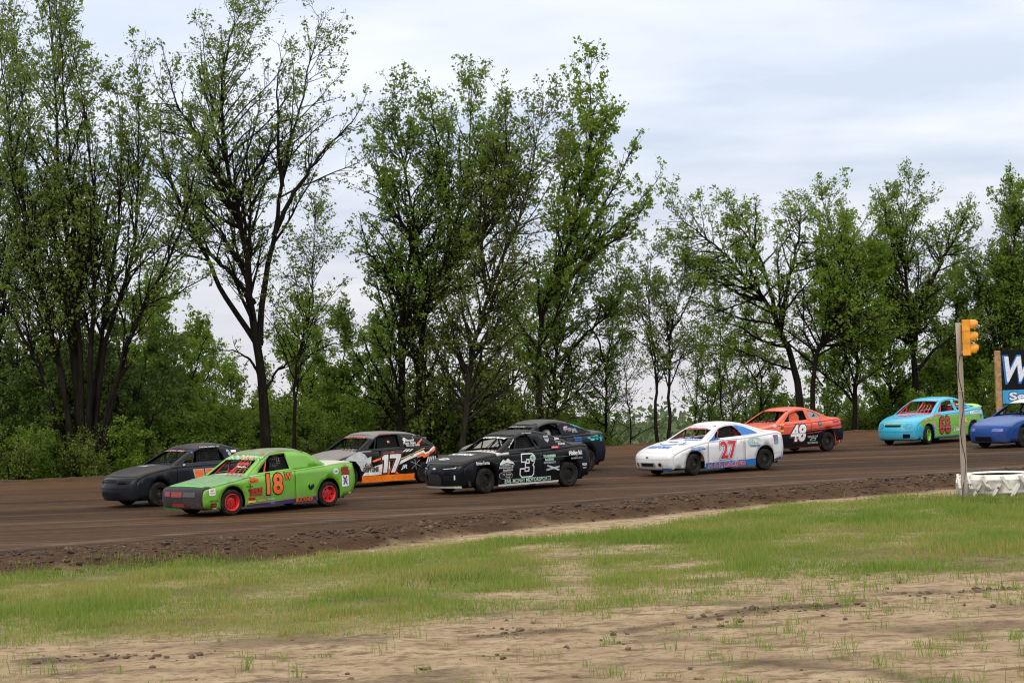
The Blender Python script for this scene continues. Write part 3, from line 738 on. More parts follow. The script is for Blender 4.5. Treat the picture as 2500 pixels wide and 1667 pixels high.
for px, D, sc in [(30,65.5,0.7),(170,66.5,0.8),(230,66,0.7),(350,68,0.8),(450,69,0.7),(520,70,0.75),(620,72,0.8),(800,74,0.9),(880,76,0.8),(930,78,1.0),(1010,78,0.95),(1060,79,1.1),(1130,79,1.0),(1190,80,1.1),(1260,81,1.0),(1500,84,0.7),(1660,87,0.7),(1730,88,0.8),(1800,86,0.7),(2010,88,0.9),(2060,86,0.9),(2140,88,1.0),(1330,82,0.9),(900,77,1.7),(1040,78,1.9),(1110,80,1.9),(1170,79,1.6),(1240,80,1.9),(1290,83,1.6),(820,78,1.4),(700,74,1.2),(1580,88,0.6),(2420,84,0.8)]: put_bush(2, px, D, sc)
for px, D, sc in [(75,66,0.6),(310,67,0.6),(430,70,0.7),(560,71,0.7),(660,73,0.8),(740,74,0.8),(830,77,1.1),(1390,83,0.95),(1440,84,0.85),(1760,88,0.6),(780,78,1.3),(860,80,1.5),(1910,86,0.7),(2100,87,0.9),(2330,86,0.9),(2280,84,0.7),(960,82,1.0)]: put_bush(3, px, D, sc)

ORD = 'first second third fourth fifth sixth seventh eighth ninth tenth eleventh twelfth thirteenth fourteenth fifteenth sixteenth seventeenth eighteenth nineteenth twentieth'.split()
ORD += ['twenty-'+q for q in ORD[:9]]+['thirtieth']+['thirty-'+q for q in ORD[:9]]
for kind, word in enumerate(('tall dark leafy shrub in the thicket', 'broad mid-green shrub behind the track', 'thin olive brown shrub at the trees\' feet', 'bright fresh green shrub at the trees\' feet')):
    own = [o for o in SC.objects if o.get('label') == LB[kind]]
    own.sort(key=lambda o: o.location.x/o.location.y)
    for i, o in enumerate(own): o['label'] = '%s, %s of its kind from the left' % (word, ORD[i])

# ---- wooded valley side far behind
r = np.random.default_rng(91)
C = []
for i in range(520):
    Y = r.uniform(210, 420); X = Y*r.uniform(-0.36, 0.36); h = r.uniform(9, 14)*(0.8+0.4*Y/420); q = r.uniform(2.5, 4.5)
    base = 3.15-0.0185*Y-h*r.uniform(1.0, 1.4)
    d = unit(r.normal(size=(150, 3)))*r.random((150, 1))**0.33
    C.append(np.array([X, Y, base+h*0.55])+d*np.array([q, q, h*0.45]))
C = np.concatenate(C)
V, Q = leaves_geo(r, C, 1.0)
tag(obj('distant_woods', mesh_np('distant_woods', V, Q), LEAF['far']), 'distant wooded valley side showing low between the trunks', 'woods', kind='stuff')

# ================================================================== CAR LIBRARY
def inside(P, poly):
    x, y = P[:, 0], P[:, 1]; c = np.zeros(len(P), bool); q = np.asarray(poly); j = len(q)-1
    for i in range(len(q)):
        xi, yi = q[i]; xj, yj = q[j]
        if yi != yj:
            c ^= ((yi > y) != (yj > y)) & (x < (xj-xi)*(y-yi)/(yj-yi)+xi)
        j = i
    return c
def clean_loop(loop, tol=1e-4):
    out = []
    for p in loop:
        if not out or math.dist(out[-1], p) > tol: out.append((float(p[0]), float(p[1])))
    if len(out) > 1 and math.dist(out[0], out[-1]) < tol: out.pop()
    return out
def sheet(outer, holes=(), step=0.10):
    """triangulated planar region with holes, with inner points so that it can be bent"""
    pts, edges = [], []
    outer = clean_loop(outer); holes = [clean_loop(h) for h in holes]
    for loop in [outer]+holes:
        s = len(pts); m = len(loop)
        for i in range(m):
            a, b_ = loop[i], loop[(i+1) % m]; k = max(1, int(math.ceil(math.dist(a, b_)/step)))
            for t in range(k): pts.append((a[0]+(b_[0]-a[0])*t/k, a[1]+(b_[1]-a[1])*t/k))
        n = len(pts)-s
        edges += [(s+i, s+(i+1) % n) for i in range(n)]
    B_ = np.array(pts); lo, hi = B_.min(0), B_.max(0)
    gx_, gy_ = np.meshgrid(np.arange(lo[0]+step/2, hi[0], step), np.arange(lo[1]+step/2, hi[1], step))
    g = np.stack([gx_.ravel(), gy_.ravel()], -1)
    if len(g):
        ok = inside(g, outer)
        for h in holes: ok &= ~inside(g, h)
        g = g[ok]
        if len(g):
            d = np.sqrt(((g[:, None]-B_[None])**2).sum(-1)).min(1); g = g[d > step*0.45]
        pts += [tuple(p) for p in g]
    v, e, f, *_ = delaunay_2d_cdt([Vector(p) for p in pts], edges, [], 0, 1e-6)
    V = np.array([p[:] for p in v]); F = np.array([t for t in f if len(t) == 3])
    c = V[F].mean(1); ok = inside(c, outer)
    for h in holes: ok &= ~inside(c, h)
    return V, F[ok]
def clip(poly, x, keep_less):
    out = []; n = len(poly)
    for i in range(n):
        a, b_ = poly[i], poly[(i+1) % n]
        ia = (a[0] <= x) == keep_less; ib = (b_[0] <= x) == keep_less
        if ia: out.append(a)
        if ia != ib:
            t = (x-a[0])/(b_[0]-a[0]); out.append((x, a[1]+(b_[1]-a[1])*t))
    return out
def chaikin(P, it=2):
    P = np.asarray(P, float)
    for _ in range(it):
        Q = [P[0]]
        for a, b_ in zip(P[:-1], P[1:]): Q += [0.75*a+0.25*b_, 0.25*a+0.75*b_]
        Q.append(P[-1]); P = np.array(Q)
    return P
def even(P, step):
    s = np.r_[0, np.cumsum(np.linalg.norm(np.diff(P[:, :2], axis=0), axis=1))]
    q = np.linspace(0, s[-1], max(2, int(s[-1]/step)+1))
    return np.stack([np.interp(q, s, P[:, i]) for i in range(P.shape[1])], -1)
def offset_poly(pts, d):
    P = np.array(pts, float)
    ar = 0.5*np.sum(P[:, 0]*np.roll(P[:, 1], -1)-np.roll(P[:, 0], -1)*P[:, 1]); sg = 1 if ar > 0 else -1
    a = P-np.roll(P, 1, 0); b_ = np.roll(P, -1, 0)-P
    na = np.stack([a[:, 1], -a[:, 0]], -1)*sg; na /= np.linalg.norm(na, axis=1)[:, None]+1e-9
    nb = np.stack([b_[:, 1], -b_[:, 0]], -1)*sg; nb /= np.linalg.norm(nb, axis=1)[:, None]+1e-9
    m = na+nb; m /= np.maximum((m*na).sum(1), 0.5)[:, None]
    return [tuple(p) for p in P+m*d]
_TXT = {}
def text_geo(s, bold=0.0, shear=0.0):
    k = (s, bold, shear)
    if k not in _TXT:
        cu = bpy.data.curves.new('lettering_curve', 'FONT'); cu.body = s; cu.offset = bold; cu.shear = shear; cu.resolution_u = 3; cu.align_x = 'LEFT'
        ob = bpy.data.objects.new('lettering_curve', cu); me = bpy.data.meshes.new_from_object(ob)
        me.calc_loop_triangles()
        V = np.array([v.co[:2] for v in me.vertices]).reshape(-1, 2); F = np.array([t.vertices[:] for t in me.loop_triangles]).reshape(-1, 3)
        bpy.data.objects.remove(ob); bpy.data.curves.remove(cu); bpy.data.meshes.remove(me)
        _TXT[k] = (V, F)
    return _TXT[k]
def subdiv(V, F, step):
    for _ in range(3):
        if not len(F): break
        e = V[F]; L = np.linalg.norm(e-np.roll(e, -1, axis=1), axis=-1).max(1); big = L > step
        if not big.any(): break
        keep = F[~big]; T = F[big]; new = []; cache = {}; Vl = list(map(tuple, V))
        def mid(a, b_):
            k = (min(a, b_), max(a, b_))
            if k not in cache:
                cache[k] = len(Vl); Vl.append(((Vl[a][0]+Vl[b_][0])/2, (Vl[a][1]+Vl[b_][1])/2))
            return cache[k]
        for a, b_, c in T:
            ab, bc, ca = mid(a, b_), mid(b_, c), mid(c, a); new += [(a, ab, ca), (b_, bc, ab), (c, ca, bc), (ab, bc, ca)]
        V = np.array(Vl); F = np.concatenate([keep, np.array(new)])
    return V, F
def sm(x, xs, ys): return np.interp(x, xs, ys)

TYRE = None
class Car:
    W = 0.83; r = 0.07
    def __init__(s, name, label, P):
        s.P = P; s.root = empty(name); tag(s.root, label, 'race car', 'race cars on the dirt track')
        s.WB = P['wb']; s.zc = P.get('tyre', 0.29); s.W = P.get('W', 0.83); s.r = P.get('r', 0.06)
        prof = P['prof']                        # list of (x, z, section name)
        names = []; arr = []
        for i, (x, z, n) in enumerate(prof): arr.append((x, z, i)); names.append(n)
        A_ = even(chaikin(arr, P.get('soft', 2)), 0.055)
        s.prof = A_[:, :2]; s.pid = np.clip(np.floor(A_[:, 2]+1e-6).astype(int), 0, len(prof)-1); s.pn = names
        t = np.gradient(s.prof, axis=0); t /= np.linalg.norm(t, axis=1)[:, None]
        s.nrm = np.stack([-t[:, 1], t[:, 0]], -1)
        s.x0, s.x1 = s.prof[:, 0].min(), s.prof[:, 0].max()
        s.crown = P.get('crown', 0.035); s.bowF = P.get('bowF', 0.22); s.bowR = P.get('bowR', 0.14)
        s.cx = s.WB/2
        s.body = P['body']; s.inner = P.get('inner', MATS['interior_dark'])
        s.build()
    # ---- shape: an extruded side view, rounded, tapered and bowed
    def D(s, x, y, z):
        x, y, z = np.broadcast_arrays(np.asarray(x, float), np.asarray(y, float), np.asarray(z, float))
        a = np.clip(np.abs(y)/s.W, 0, 1.2)
        kp = sm(x, s.P.get('plan_x', [s.x0, s.x0+0.45, 0.2, s.WB+0.1, s.x1]), s.P.get('plan_k', [0.90, 0.96, 1.0, 1.0, 0.92]))
        ks = sm(z, [0.1, 0.3, 0.52, 0.75, 1.0], s.P.get('sec', [0.965, 0.99, 1.0, 0.985, 0.94]))
        fF = np.clip(1-(x-s.x0)/0.95, 0, 1); fR = np.clip(1-(s.x1-x)/0.7, 0, 1)
        xx = x+s.bowF*a**2.6*fF**1.3-s.bowR*a**2.6*fR**1.3
        wob = 0.004*(np.sin(7.1*x+3.3*z+s.cx*9)+np.sin(11.3*z-5.2*x+1.3)+0.7*np.sin(17*x+9*z))*np.sign(y)*a**2   # hand-beaten panels
        return np.stack([xx-s.cx, y*kp*ks+wob, s.up(z)], -1)
    def up(s, z): return z+s.P.get('hs', 0.0)*np.clip(np.asarray(z, float)-0.3, 0, None)
    def S(s, x, z, e=0.006): return s.D(x, -(s.W+e), z)
    def topz(s, x):
        m = s.nrm[:, 1] > 0.25; q = s.prof[m]; o = np.argsort(q[:, 0]); return np.interp(x, q[o, 0], q[o, 1])
    def topn(s, x):
        m = s.nrm[:, 1] > 0.25; q = s.prof[m]; o = np.argsort(q[:, 0]); return np.interp(x, q[o, 0], s.nrm[m][o, 1])
    def T(s, x, y, e=0.008):
        x = np.asarray(x, float); y = np.asarray(y, float); a = np.abs(y)/s.W
        return s.D(x, y, s.topz(x)+s.crown*(1-a*a)*s.topn(x)+e)
    def F(s, y, z, e=0.008):
        m = s.prof[:, 0] < -0.25; q = s.prof[m]; n = s.nrm[m]; k = n[:, 0] < -0.2; q = q[k]; n = n[k]; o = np.argsort(q[:, 1]); y = np.asarray(y, float); z = np.asarray(z, float)
        ze = z-s.crown*(1-(y/s.W)**2)*np.maximum(np.interp(z, q[o, 1], n[o, 1]), 0)
        return s.D(np.interp(ze, q[o, 1], q[o, 0])-e-0.006, y, z)
    # ---- greenhouse
    def Wg(s, z):
        zb, zr = s.P['gz']; return np.interp(z, [zb, zr], s.P.get('gw', (0.775, 0.56)))
    def GD(s, x, y, z, wnom):
        a = y/wnom; q = s.P.get('gbow', 0.10); cxm = 0.5*(s.g[0, 0]+s.g[-1, 0]); hw = 0.5*(s.g[-1, 0]-s.g[0, 0])
        k = np.clip(-(x-cxm)/hw, -1, 1)
        return np.stack([x+q*(np.abs(a)**2.2)*k-s.cx, a*s.Wg(z), s.up(z)], -1)
    def GS(s, x, z, e=0.006):
        x = np.asarray(x, float); z = np.asarray(z, float); p = s.GD(x, np.full(x.shape, -1.0), z, 1.0); p[..., 1] -= e; p[..., 2] += 0.2*e; return p
    def gcurve(s, sec):
        m = s.gsec == sec; return s.g[m], s.gn[m]
    def GT(s, x, y, e=0.008):
        """roof, from above"""
        q, n = s.gcurve('roof'); x = np.asarray(x, float); y = np.asarray(y, float); z = np.interp(x, q[:, 0], q[:, 1])
        p = s.GD(x, y/np.maximum(s.Wg(z), 0.1), z, 1.0); p[..., 2] += e+0.02*(1-(y/0.6)**2); return p
    def WS(s, t, y, e=0.008):
        """windshield plane: t 0 foot .. 1 header"""
        q, n = s.gcurve('wind'); L = np.linspace(0, 1, len(q)); t = np.asarray(t, float); y = np.asarray(y, float)
        x = np.interp(t, L, q[:, 0]); z = np.interp(t, L, q[:, 1])
        p = s.GD(x, y, z, 0.70); p[..., 0] -= e*0.6; p[..., 2] += e*0.8+0.02*(1-(y/0.7)**2); return p
    # ---- mesh helpers
    def mesh(s, name, V, F, mats, parent=None, out=None, thick=0.0, smooth=True):
        V = np.asarray(V, float).reshape(-1, 3); F = np.asarray(F)
        if out is not None and len(F):
            a, b_, c = V[F[:, 0]], V[F[:, 1]], V[F[:, 2]]; n = np.cross(b_-a, c-a)
            if (n @ np.asarray(out, float)).sum() < 0: F = F[:, ::-1]
        me = mesh_np(name, V, F, smooth=smooth)
        o = obj(name, me, mats, parent or s.root)
        if thick:
            m = o.modifiers.new('thickness', 'SOLIDIFY'); m.thickness = thick; m.offset = -1; m.material_offset = 1; m.material_offset_rim = 0
        return o
    def topsheet(s, name, prof, nrm, mask, mapfn, wn_, rr, ylim=None, out=None, mats=None, crown=0.0, ymin=0.0):
        ph = np.radians([90, 62, 32, 0]); ys = [(-(wn_-rr+rr*math.sin(p)), rr*(1-math.cos(p))) for p in ph]
        fl = np.linspace(-(wn_-rr), wn_-rr, 12)[1:-1]; ys += [(f, 0.0) for f in fl]
        ys += [(wn_-rr+rr*math.sin(p), rr*(1-math.cos(p))) for p in ph[::-1]]
        ys = np.array(ys)
        if ymin: # keep a pillar-width strip only: add exact edge columns
            ys = np.array(sorted([tuple(q) for q in ys]+[(-ymin, 0.0), (ymin, 0.0)]))
        X = prof[:, None, 0]-nrm[:, None, 0]*ys[None, :, 1]; Z = prof[:, None, 1]-nrm[:, None, 1]*ys[None, :, 1]; Y = np.broadcast_to(ys[None, :, 0], X.shape)
        Z = Z+crown*(1-(Y/wn_)**2)*np.maximum(nrm[:, None, 1], 0)
        V = mapfn(X, Y, Z); m, k = X.shape
        I = np.arange(m*k).reshape(m, k)
        q = np.stack([I[:-1, :-1], I[:-1, 1:], I[1:, 1:], I[1:, :-1]], -1)
        ym = 0.5*(ys[:-1, 0]+ys[1:, 0])
        ok = mask[:-1, None] & mask[1:, None] & np.ones((1, k-1), bool)
        if ymin: ok &= (np.abs(ym) > ymin)[None]
        q = q[ok]
        if not len(q): return None
        return s.mesh(name, V, q, mats or [s.body, s.inner], out=out, thick=0.02)
    def build(s):
        P = s.P; W, r = s.W, s.r; bodym = [s.body, s.inner]
        sec = np.array([s.pn[i] for i in s.pid])
        part = {'bumper': 'front_bumper', 'hood': 'hood', 'cowl': 'cowl', 'deck': 'trunk_lid', 'tail': 'rear_bumper'}
        mats = P.get('mats', {})
        for k, nm in part.items():
            m = sec == k
            if not m.any(): continue
            m2 = m | np.r_[False, m[:-1]]         # share the border row with the next section
            n_ = {'bumper': (-1, 0, 0.2), 'tail': (1, 0, 0.2)}.get(k, (0, 0, 1))
            s.topsheet(nm, s.prof, s.nrm, m2, s.D, W, r, out=n_, mats=[mats.get(k, s.body), s.inner], crown=s.crown)
        m = sec == 'belt'; m2 = m | np.r_[False, m[:-1]]
        s.topsheet('shoulder_rail', s.prof, s.nrm, m2, s.D, W, r, out=(0, 0, 1), crown=0, ymin=W-0.14)
        # sides
        ins = s.prof-s.nrm*r
        zs = P.get('sill', 0.16); ra = P.get('arch', 0.345); a0 = math.asin((zs-s.zc)/ra); raf = P.get('archf', ra); a0f = math.asin((zs-s.zc)/raf)
        arc = lambda cx, rad, st: [(cx+rad*math.cos(t), s.zc+rad*math.sin(t)) for t in np.linspace(st, math.pi-st, 17)]
        bot = arc(s.WB, ra, a0)+arc(0, raf, a0f)
        ins = ins[(ins[:, 1] > zs-0.02) | (np.abs(ins[:, 0]-s.WB) > ra)]
        poly = [tuple(p) for p in ins]+bot
        poly = [p for p in poly]
        df, dr = P.get('door', (0.52, 1.72))
        pieces = [('front_fender', clip(poly, df-0.009, True)), ('door', clip(clip(poly, df+0.009, False), dr-0.009, True)), ('quarter_panel', clip(poly, dr+0.009, False))]
        for sg in (-1, 1):
            for nm, pl in pieces:
                V, F = sheet(pl, step=0.11)
                s.mesh(nm, s.D(V[:, 0], np.full(len(V), sg*W), V[:, 1]), F, [mats.get(nm, s.body), s.inner], out=(0, sg, 0), thick=0.02)
        # chassis tub, floor and firewall
        mb = MB(); mb.box((s.x0+0.28-s.cx, -0.56, 0.15), (s.x1-0.25-s.cx, 0.56, 0.42)).box((s.x0+0.35-s.cx, -0.60, 0.38), (0.42-s.cx, 0.60, 0.56))
        mb.box((s.x0+0.3-s.cx, -0.70, 0.30), (-0.40-s.cx, 0.70, 0.5)); mb.box((s.WB+0.42-s.cx, -0.68, 0.30), (s.x1-0.25-s.cx, 0.68, 0.55))
        mb.build('chassis', MATS['chassis_black'], s.root)
        # greenhouse silhouette
        G = P['green']                                 # points (x, z, section) wind / roof / back
        arr = [(x, z, i) for i, (x, z, n) in enumerate(G)]; A_ = even(chaikin(arr, P.get('soft', 2)), 0.05)
        s.g = A_[:, :2]; t = np.gradient(s.g, axis=0); t /= np.linalg.norm(t, axis=1)[:, None]; s.gn = np.stack([-t[:, 1], t[:, 0]], -1)
        gi = np.clip(np.floor(A_[:, 2]+1e-6).astype(int), 0, len(G)-2); s.gsec = np.array([G[i][2] for i in gi])
        rg = P.get('rg', 0.055)
        gmap = lambda X, Y, Z: s.GD(X, Y, Z, 0.70)
        def msk(sn): m_ = s.gsec == sn; return m_ | np.r_[False, m_[:-1]]
        rm = mats.get('roof', s.body)
        s.topsheet('roof', s.g, s.gn, msk('roof'), gmap, 0.70, rg, out=(0, 0, 1), mats=[rm, s.inner], crown=0.03)
        wm = msk('wind'); wi = np.nonzero(wm)[0]; nb = int(len(wi)*P.get('banner', 0.26))
        low = wm.copy(); low[wi[-nb]+1:] = False
        hi_ = np.zeros_like(wm); hi_[wi[-nb]:wi[-1]+1] = True
        s.topsheet('windshield_pillar', s.g, s.gn, low, gmap, 0.70, rg, out=(-1, 0, 1), mats=[P.get('pillar', s.body), s.inner], crown=0.02, ymin=0.70-P.get('pw', 0.10))
        s.topsheet('windshield_banner', s.g, s.gn, hi_, gmap, 0.70, rg, out=(-1, 0, 1), mats=[mats.get('banner', s.body), s.inner], crown=0.02)
        bm_ = msk('back')
        if P.get('rear_open', True):
            bi = np.nonzero(bm_)[0]; k = max(2, int(len(bi)*0.2)); top = np.zeros_like(bm_); top[bi[0]:bi[0]+k+1] = True; bo = np.zeros_like(bm_); bo[bi[0]+k:bi[-1]+1] = True
            s.topsheet('rear_header', s.g, s.gn, top, gmap, 0.70, rg, out=(1, 0, 1), crown=0.02)
            s.topsheet('rear_pillar', s.g, s.gn, bo, gmap, 0.70, rg, out=(1, 0, 1), crown=0.02, ymin=0.70-0.16)
        else:
            s.topsheet('rear_panel', s.g, s.gn, bm_, gmap, 0.70, rg, out=(1, 0, 1), crown=0.02, mats=[mats.get('back', s.body), s.inner])
        gin = s.g-s.gn*rg; gin[:, 1] = np.maximum(gin[:, 1], min(s.g[0, 1], s.g[-1, 1])-0.03)
        gp = [tuple(p) for p in gin]
        wins = P['windows']
        for sg in (-1, 1):
            V, F = sheet(gp, wins, step=0.10)
            p = s.GD(V[:, 0], np.full(len(V), float(sg)), V[:, 1], 1.0)
            s.mesh('side_frame', p, F, [P.get('sidem', s.body), s.inner], out=(0, sg, 0.3), thick=0.02)
        # roll cage, seat, dash, wheel
        c = P.get('cage', MATS['cage_black']); mb = MB(); zr = P['gz'][1]-0.06; zb = P['gz'][0]-0.05
        rf = s.gcurve('roof')[0]; xf, xr = rf[0, 0]+0.08, rf[-1, 0]-0.12; xa = s.g[0, 0]+0.22
        L_ = lambda *q: [(x-s.cx, y, float(s.up(z))) for x, y, z in q]
        for sg in (-1, 1):
            yb, yt = sg*(s.Wg(zb)-0.07), sg*(s.Wg(zr)-0.05)
            mb.tube(L_((xa, yb, 0.3), (xa, yb, zb), (xf, yt, zr-0.02), (xr-0.15, yt, zr), (xr-0.05, yt, zr-0.04), (xr, yb, 0.3)), 0.022, 6)
            mb.tube(L_((xr-0.05, yt, zr-0.06), (xr+0.75, sg*0.48, 0.62)), 0.02, 6)
            for zz in (0.45, 0.60, 0.74): mb.tube(L_((xa, sg*0.72, zz), (xr, sg*0.72, zz)), 0.02, 6)
            mb.tube(L_((xa+0.35, sg*0.71, 0.42), ((xf+xa)/2+0.25, sg*(s.Wg((zr+zb)/2)-0.06), (zr+zb)/2+0.12)), 0.02, 6)
        mb.tube(L_((xf, -(s.Wg(zr)-0.06), zr), (xf, s.Wg(zr)-0.06, zr)), 0.022, 6); mb.tube(L_((xr-0.1, -(s.Wg(zr)-0.06), zr), (xr-0.1, s.Wg(zr)-0.06, zr)), 0.022, 6)
        mb.tube(L_((xr, -0.6, 0.85), (xr, 0.6, 0.85)), 0.02, 6); mb.tube(L_((xr-0.05, -0.45, zr), (xr, 0.55, 0.45)), 0.02, 6)
        mb.tube(L_((xa+0.05, 0.05, 0.80), (xf, 0.02, zr)), 0.018, 6)
        mb.build('roll_cage', c, s.root, smooth=True)
        mb = MB()
        for k in range(P.get('bars', 4)):            # driver's rock guard in the windshield opening
            t0 = s.WS(np.array([0.05]), np.array([-0.12-0.13*k]), -0.03)[0]; t1 = s.WS(np.array([0.80]), np.array([-0.10-0.115*k]), -0.03)[0]
            mb.tube([t0, t1], 0.009, 5)
        if mb.n: mb.build('windshield_bars', c, s.root)['kind'] = 'stuff'
        mb = MB(); zb = float(s.up(zb)); mb.box((0.38-s.cx, -0.66, zb-0.22), (0.72-s.cx, 0.66, zb-0.06)).box((0.40-s.cx, -0.62, 0.35), (0.5-s.cx, 0.62, zb-0.1)); mb.build('dashboard', P.get('dashm', MATS['interior_dark']), s.root)
        xs = P.get('seat_x', 1.62)
        mb = MB(); mb.box((xs-0.45-s.cx, -0.58, 0.30), (xs+0.05-s.cx, -0.16, 0.44))
        Mt = Matrix.Translation((xs-s.cx, -0.37, 0.4)) @ Matrix.Rotation(R(14), 4, 'Y')
        mb.box((-0.04, -0.20, 0), (0.08, 0.20, 0.62), Mt).box((-0.10, -0.13, 0.62), (0.08, 0.13, 0.80), Mt).box((-0.16, -0.22, 0.1), (0.0, -0.18, 0.5), Mt).box((-0.16, 0.18, 0.1), (0.0, 0.22, 0.5), Mt)
        mb.build('seat', P.get('seatm', MATS['seat_black']), s.root)
        Mw = Matrix.Translation((1.02-s.cx, -0.37, 0.80*s.P['gz'][0]/0.86)) @ Matrix.Rotation(R(-70), 4, 'Y')
        th = np.linspace(0, 2*np.pi, 12, endpoint=False)
        mb = MB(); mb.lathe([(0.165+0.014*math.cos(t), 0.014*math.sin(t)) for t in th[::2]], 20, Mw, closed=True)
        mb.tube([tuple((Mw @ Vector((-0.16, 0, 0)))), tuple((Mw @ Vector((0.16, 0, 0))))], 0.012, 5); mb.tube([tuple((Mw @ Vector((0, 0, 0)))), tuple((Mw @ Vector((0, 0, -0.35))))], 0.02, 6)
        mb.build('steering_wheel', MATS['interior_dark'], s.root)
        # wheels
        for ax, st in ((0.0, P.get('steer', 0)), (s.WB, 0)):
            for sg in (-1, 1):
                s.wheel(ax, sg, st, P.get('rimf' if ax == 0 else 'rimr', MATS['rim_black']), P.get('holesf' if ax == 0 else 'holesr', 8), P.get('hub', MATS['hub_grey']))
    def wheel(s, ax, sg, steer, rimm, holes, hubm):
        R0 = s.zc; w = 0.10; ty = P_ = s.P.get('track', 0.715)
        e = bpy.data.objects.new('wheel', None); e.empty_display_size = 0.1; e.location = (ax-s.cx, sg*ty, R0); link(e, s.root)
        e.rotation_euler = (R(90)*1.0, 0, 0) if sg < 0 else (R(-90), 0, 0)
        if steer: e.rotation_euler = (Matrix.Rotation(R(steer), 3, 'Z') @ Matrix.Rotation(R(90 if sg < 0 else -90), 3, 'X')).to_euler()
        key = (round(R0, 3), holes)
        if key not in WHEELS:
            rr = 0.185
            pr = [(rr, -w*0.8), (rr+0.03, -w), (R0-0.045, -w*1.06), (R0-0.012, -w*0.9), (R0, -w*0.62), (R0, -w*0.2), (R0+0.002, 0), (R0, w*0.2), (R0, w*0.62), (R0-0.012, w*0.9), (R0-0.045, w*1.06), (rr+0.03, w), (rr, w*0.8)]
            mb = MB(); mb.lathe(pr, 40); me = bpy.data.meshes.new('tyre'); me.from_pydata(np.concatenate(mb.V).tolist(), [], mb.F); me.polygons.foreach_set('use_smooth', np.ones(len(me.polygons), bool)); me.materials.append(MATS['tyre_rubber'])
            mb = MB(); mb.lathe([(rr+0.004, w*0.72), (rr+0.006, w*0.98), (rr-0.012, w*0.96), (rr-0.022, w*0.55), (rr-0.03, w*0.30), (rr-0.03, -w*0.6)], 36)
            ci = lambda c, q, n=12: [(c[0]+q*math.cos(t), c[1]+q*math.sin(t)) for t in np.linspace(0, 2*math.pi, n, endpoint=False)]
            hl = [ci((0.125*math.cos(a), 0.125*math.sin(a)), 0.030 if holes <= 6 else 0.018) for a in np.arange(holes)*2*math.pi/holes]
            V, F = sheet(ci((0, 0), rr-0.028, 36), hl, 0.04)
            rad = np.hypot(V[:, 0], V[:, 1]); zz = np.interp(rad, [0, 0.05, 0.075, 0.10, 0.155], [0.42, 0.42, 0.46, 0.30, 0.30])*w
            mb.add(np.c_[V, zz], [tuple(f) for f in F])
            me2 = bpy.data.meshes.new('rim'); me2.from_pydata(np.concatenate(mb.V).tolist(), [], mb.F); me2.polygons.foreach_set('use_smooth', np.ones(len(me2.polygons), bool)); me2.materials.append(MATS['rim_black'])
            mb = MB(); mb.lathe([(0.0, w*0.62), (0.026, w*0.60), (0.032, w*0.42)], 12)
            for k in range(5):
                a = k*2*math.pi/5; Mh = Matrix.Translation((0.055*math.cos(a), 0.055*math.sin(a), 0)); mb.lathe([(0.0, w*0.62), (0.009, w*0.61), (0.010, w*0.4)], 6, Mh)
            mb.lathe([(0.0, -w*0.3), (rr-0.04, -w*0.3)], 20)
            me3 = bpy.data.meshes.new('hub'); me3.from_pydata(np.concatenate(mb.V).tolist(), [], mb.F); me3.materials.append(MATS['hub_grey'])
            WHEELS[key] = (me, me2, me3)
        for nm, me_, mt in zip(('tyre', 'rim', 'hub'), WHEELS[key], (None, rimm, hubm)):
            o = bpy.data.objects.new(nm, me_); link(o, e)
            if mt is not None:
                o.material_slots[0].link = 'OBJECT'; o.material_slots[0].material = mt
    # ---- graphics laid on the panels
    def poly(s, surf, pts, mat, name='decal', e=0.006, holes=(), step=0.12, parent=None, frame=None):
        V, F = sheet(pts, holes, step)
        if frame: V = frame(V)
        o = {'S': (0, -1, 0.2), 'GS': (0, -1, 0.3), 'F': (-1, 0, 0.2), 'WS': (-1, 0, 1)}.get(surf, (0, 0, 1))
        return s.mesh(name, getattr(s, surf)(V[:, 0], V[:, 1], e), F, mat, out=o, parent=parent, smooth=False)
    def text(s, surf, string, x, z, w, h, mat, bold=0.0, shear=0.0, rot=0.0, e=0.008, name='lettering', layers=(), ref=None):
        """string in a box w x h whose centre is (x, z) on the surface; layers: wider-cut copies below (bold, material)"""
        V0, _ = text_geo(string, bold, shear); lo, hi = V0.min(0), V0.max(0); c0 = (lo+hi)/2; sc = np.array([w, h])/np.maximum(hi-lo, 1e-6)
        out = []
        lay = [(bb, mm) for bb, mm in layers]+[(bold, mat)]
        for i, (bb, mm) in enumerate(lay):
            V, F = text_geo(string, bb, shear); V = (V-c0)*sc
            V, F = subdiv(V, F, 0.16)
            ca, sa = math.cos(rot), math.sin(rot); V = np.stack([V[:, 0]*ca-V[:, 1]*sa, V[:, 0]*sa+V[:, 1]*ca], -1)
            ee = e+0.004*i
            if surf in ('S', 'GS'): p = getattr(s, surf)(x+V[:, 0], z+V[:, 1], ee)
            elif surf in ('T', 'GT'): p = getattr(s, surf)(x+V[:, 1], z-V[:, 0], ee)          # read from the front
            elif surf == 'TS': p = s.GT(x+V[:, 0], z+V[:, 1], ee)
            elif surf == 'F': p = s.F(x-V[:, 0], z+V[:, 1], ee)
            elif surf == 'WS': p = s.WS(x+V[:, 1], z-V[:, 0], ee)
            o = {'S': (0, -1, 0.2), 'GS': (0, -1, 0.3), 'F': (-1, 0, 0.2), 'WS': (-1, 0, 1)}.get(surf, (0, 0, 1))
            nm = name if i == len(lay)-1 else name+'_outline'
            out.append(s.mesh(nm, p, F, mm, out=o, smooth=False))
        return out[-1]
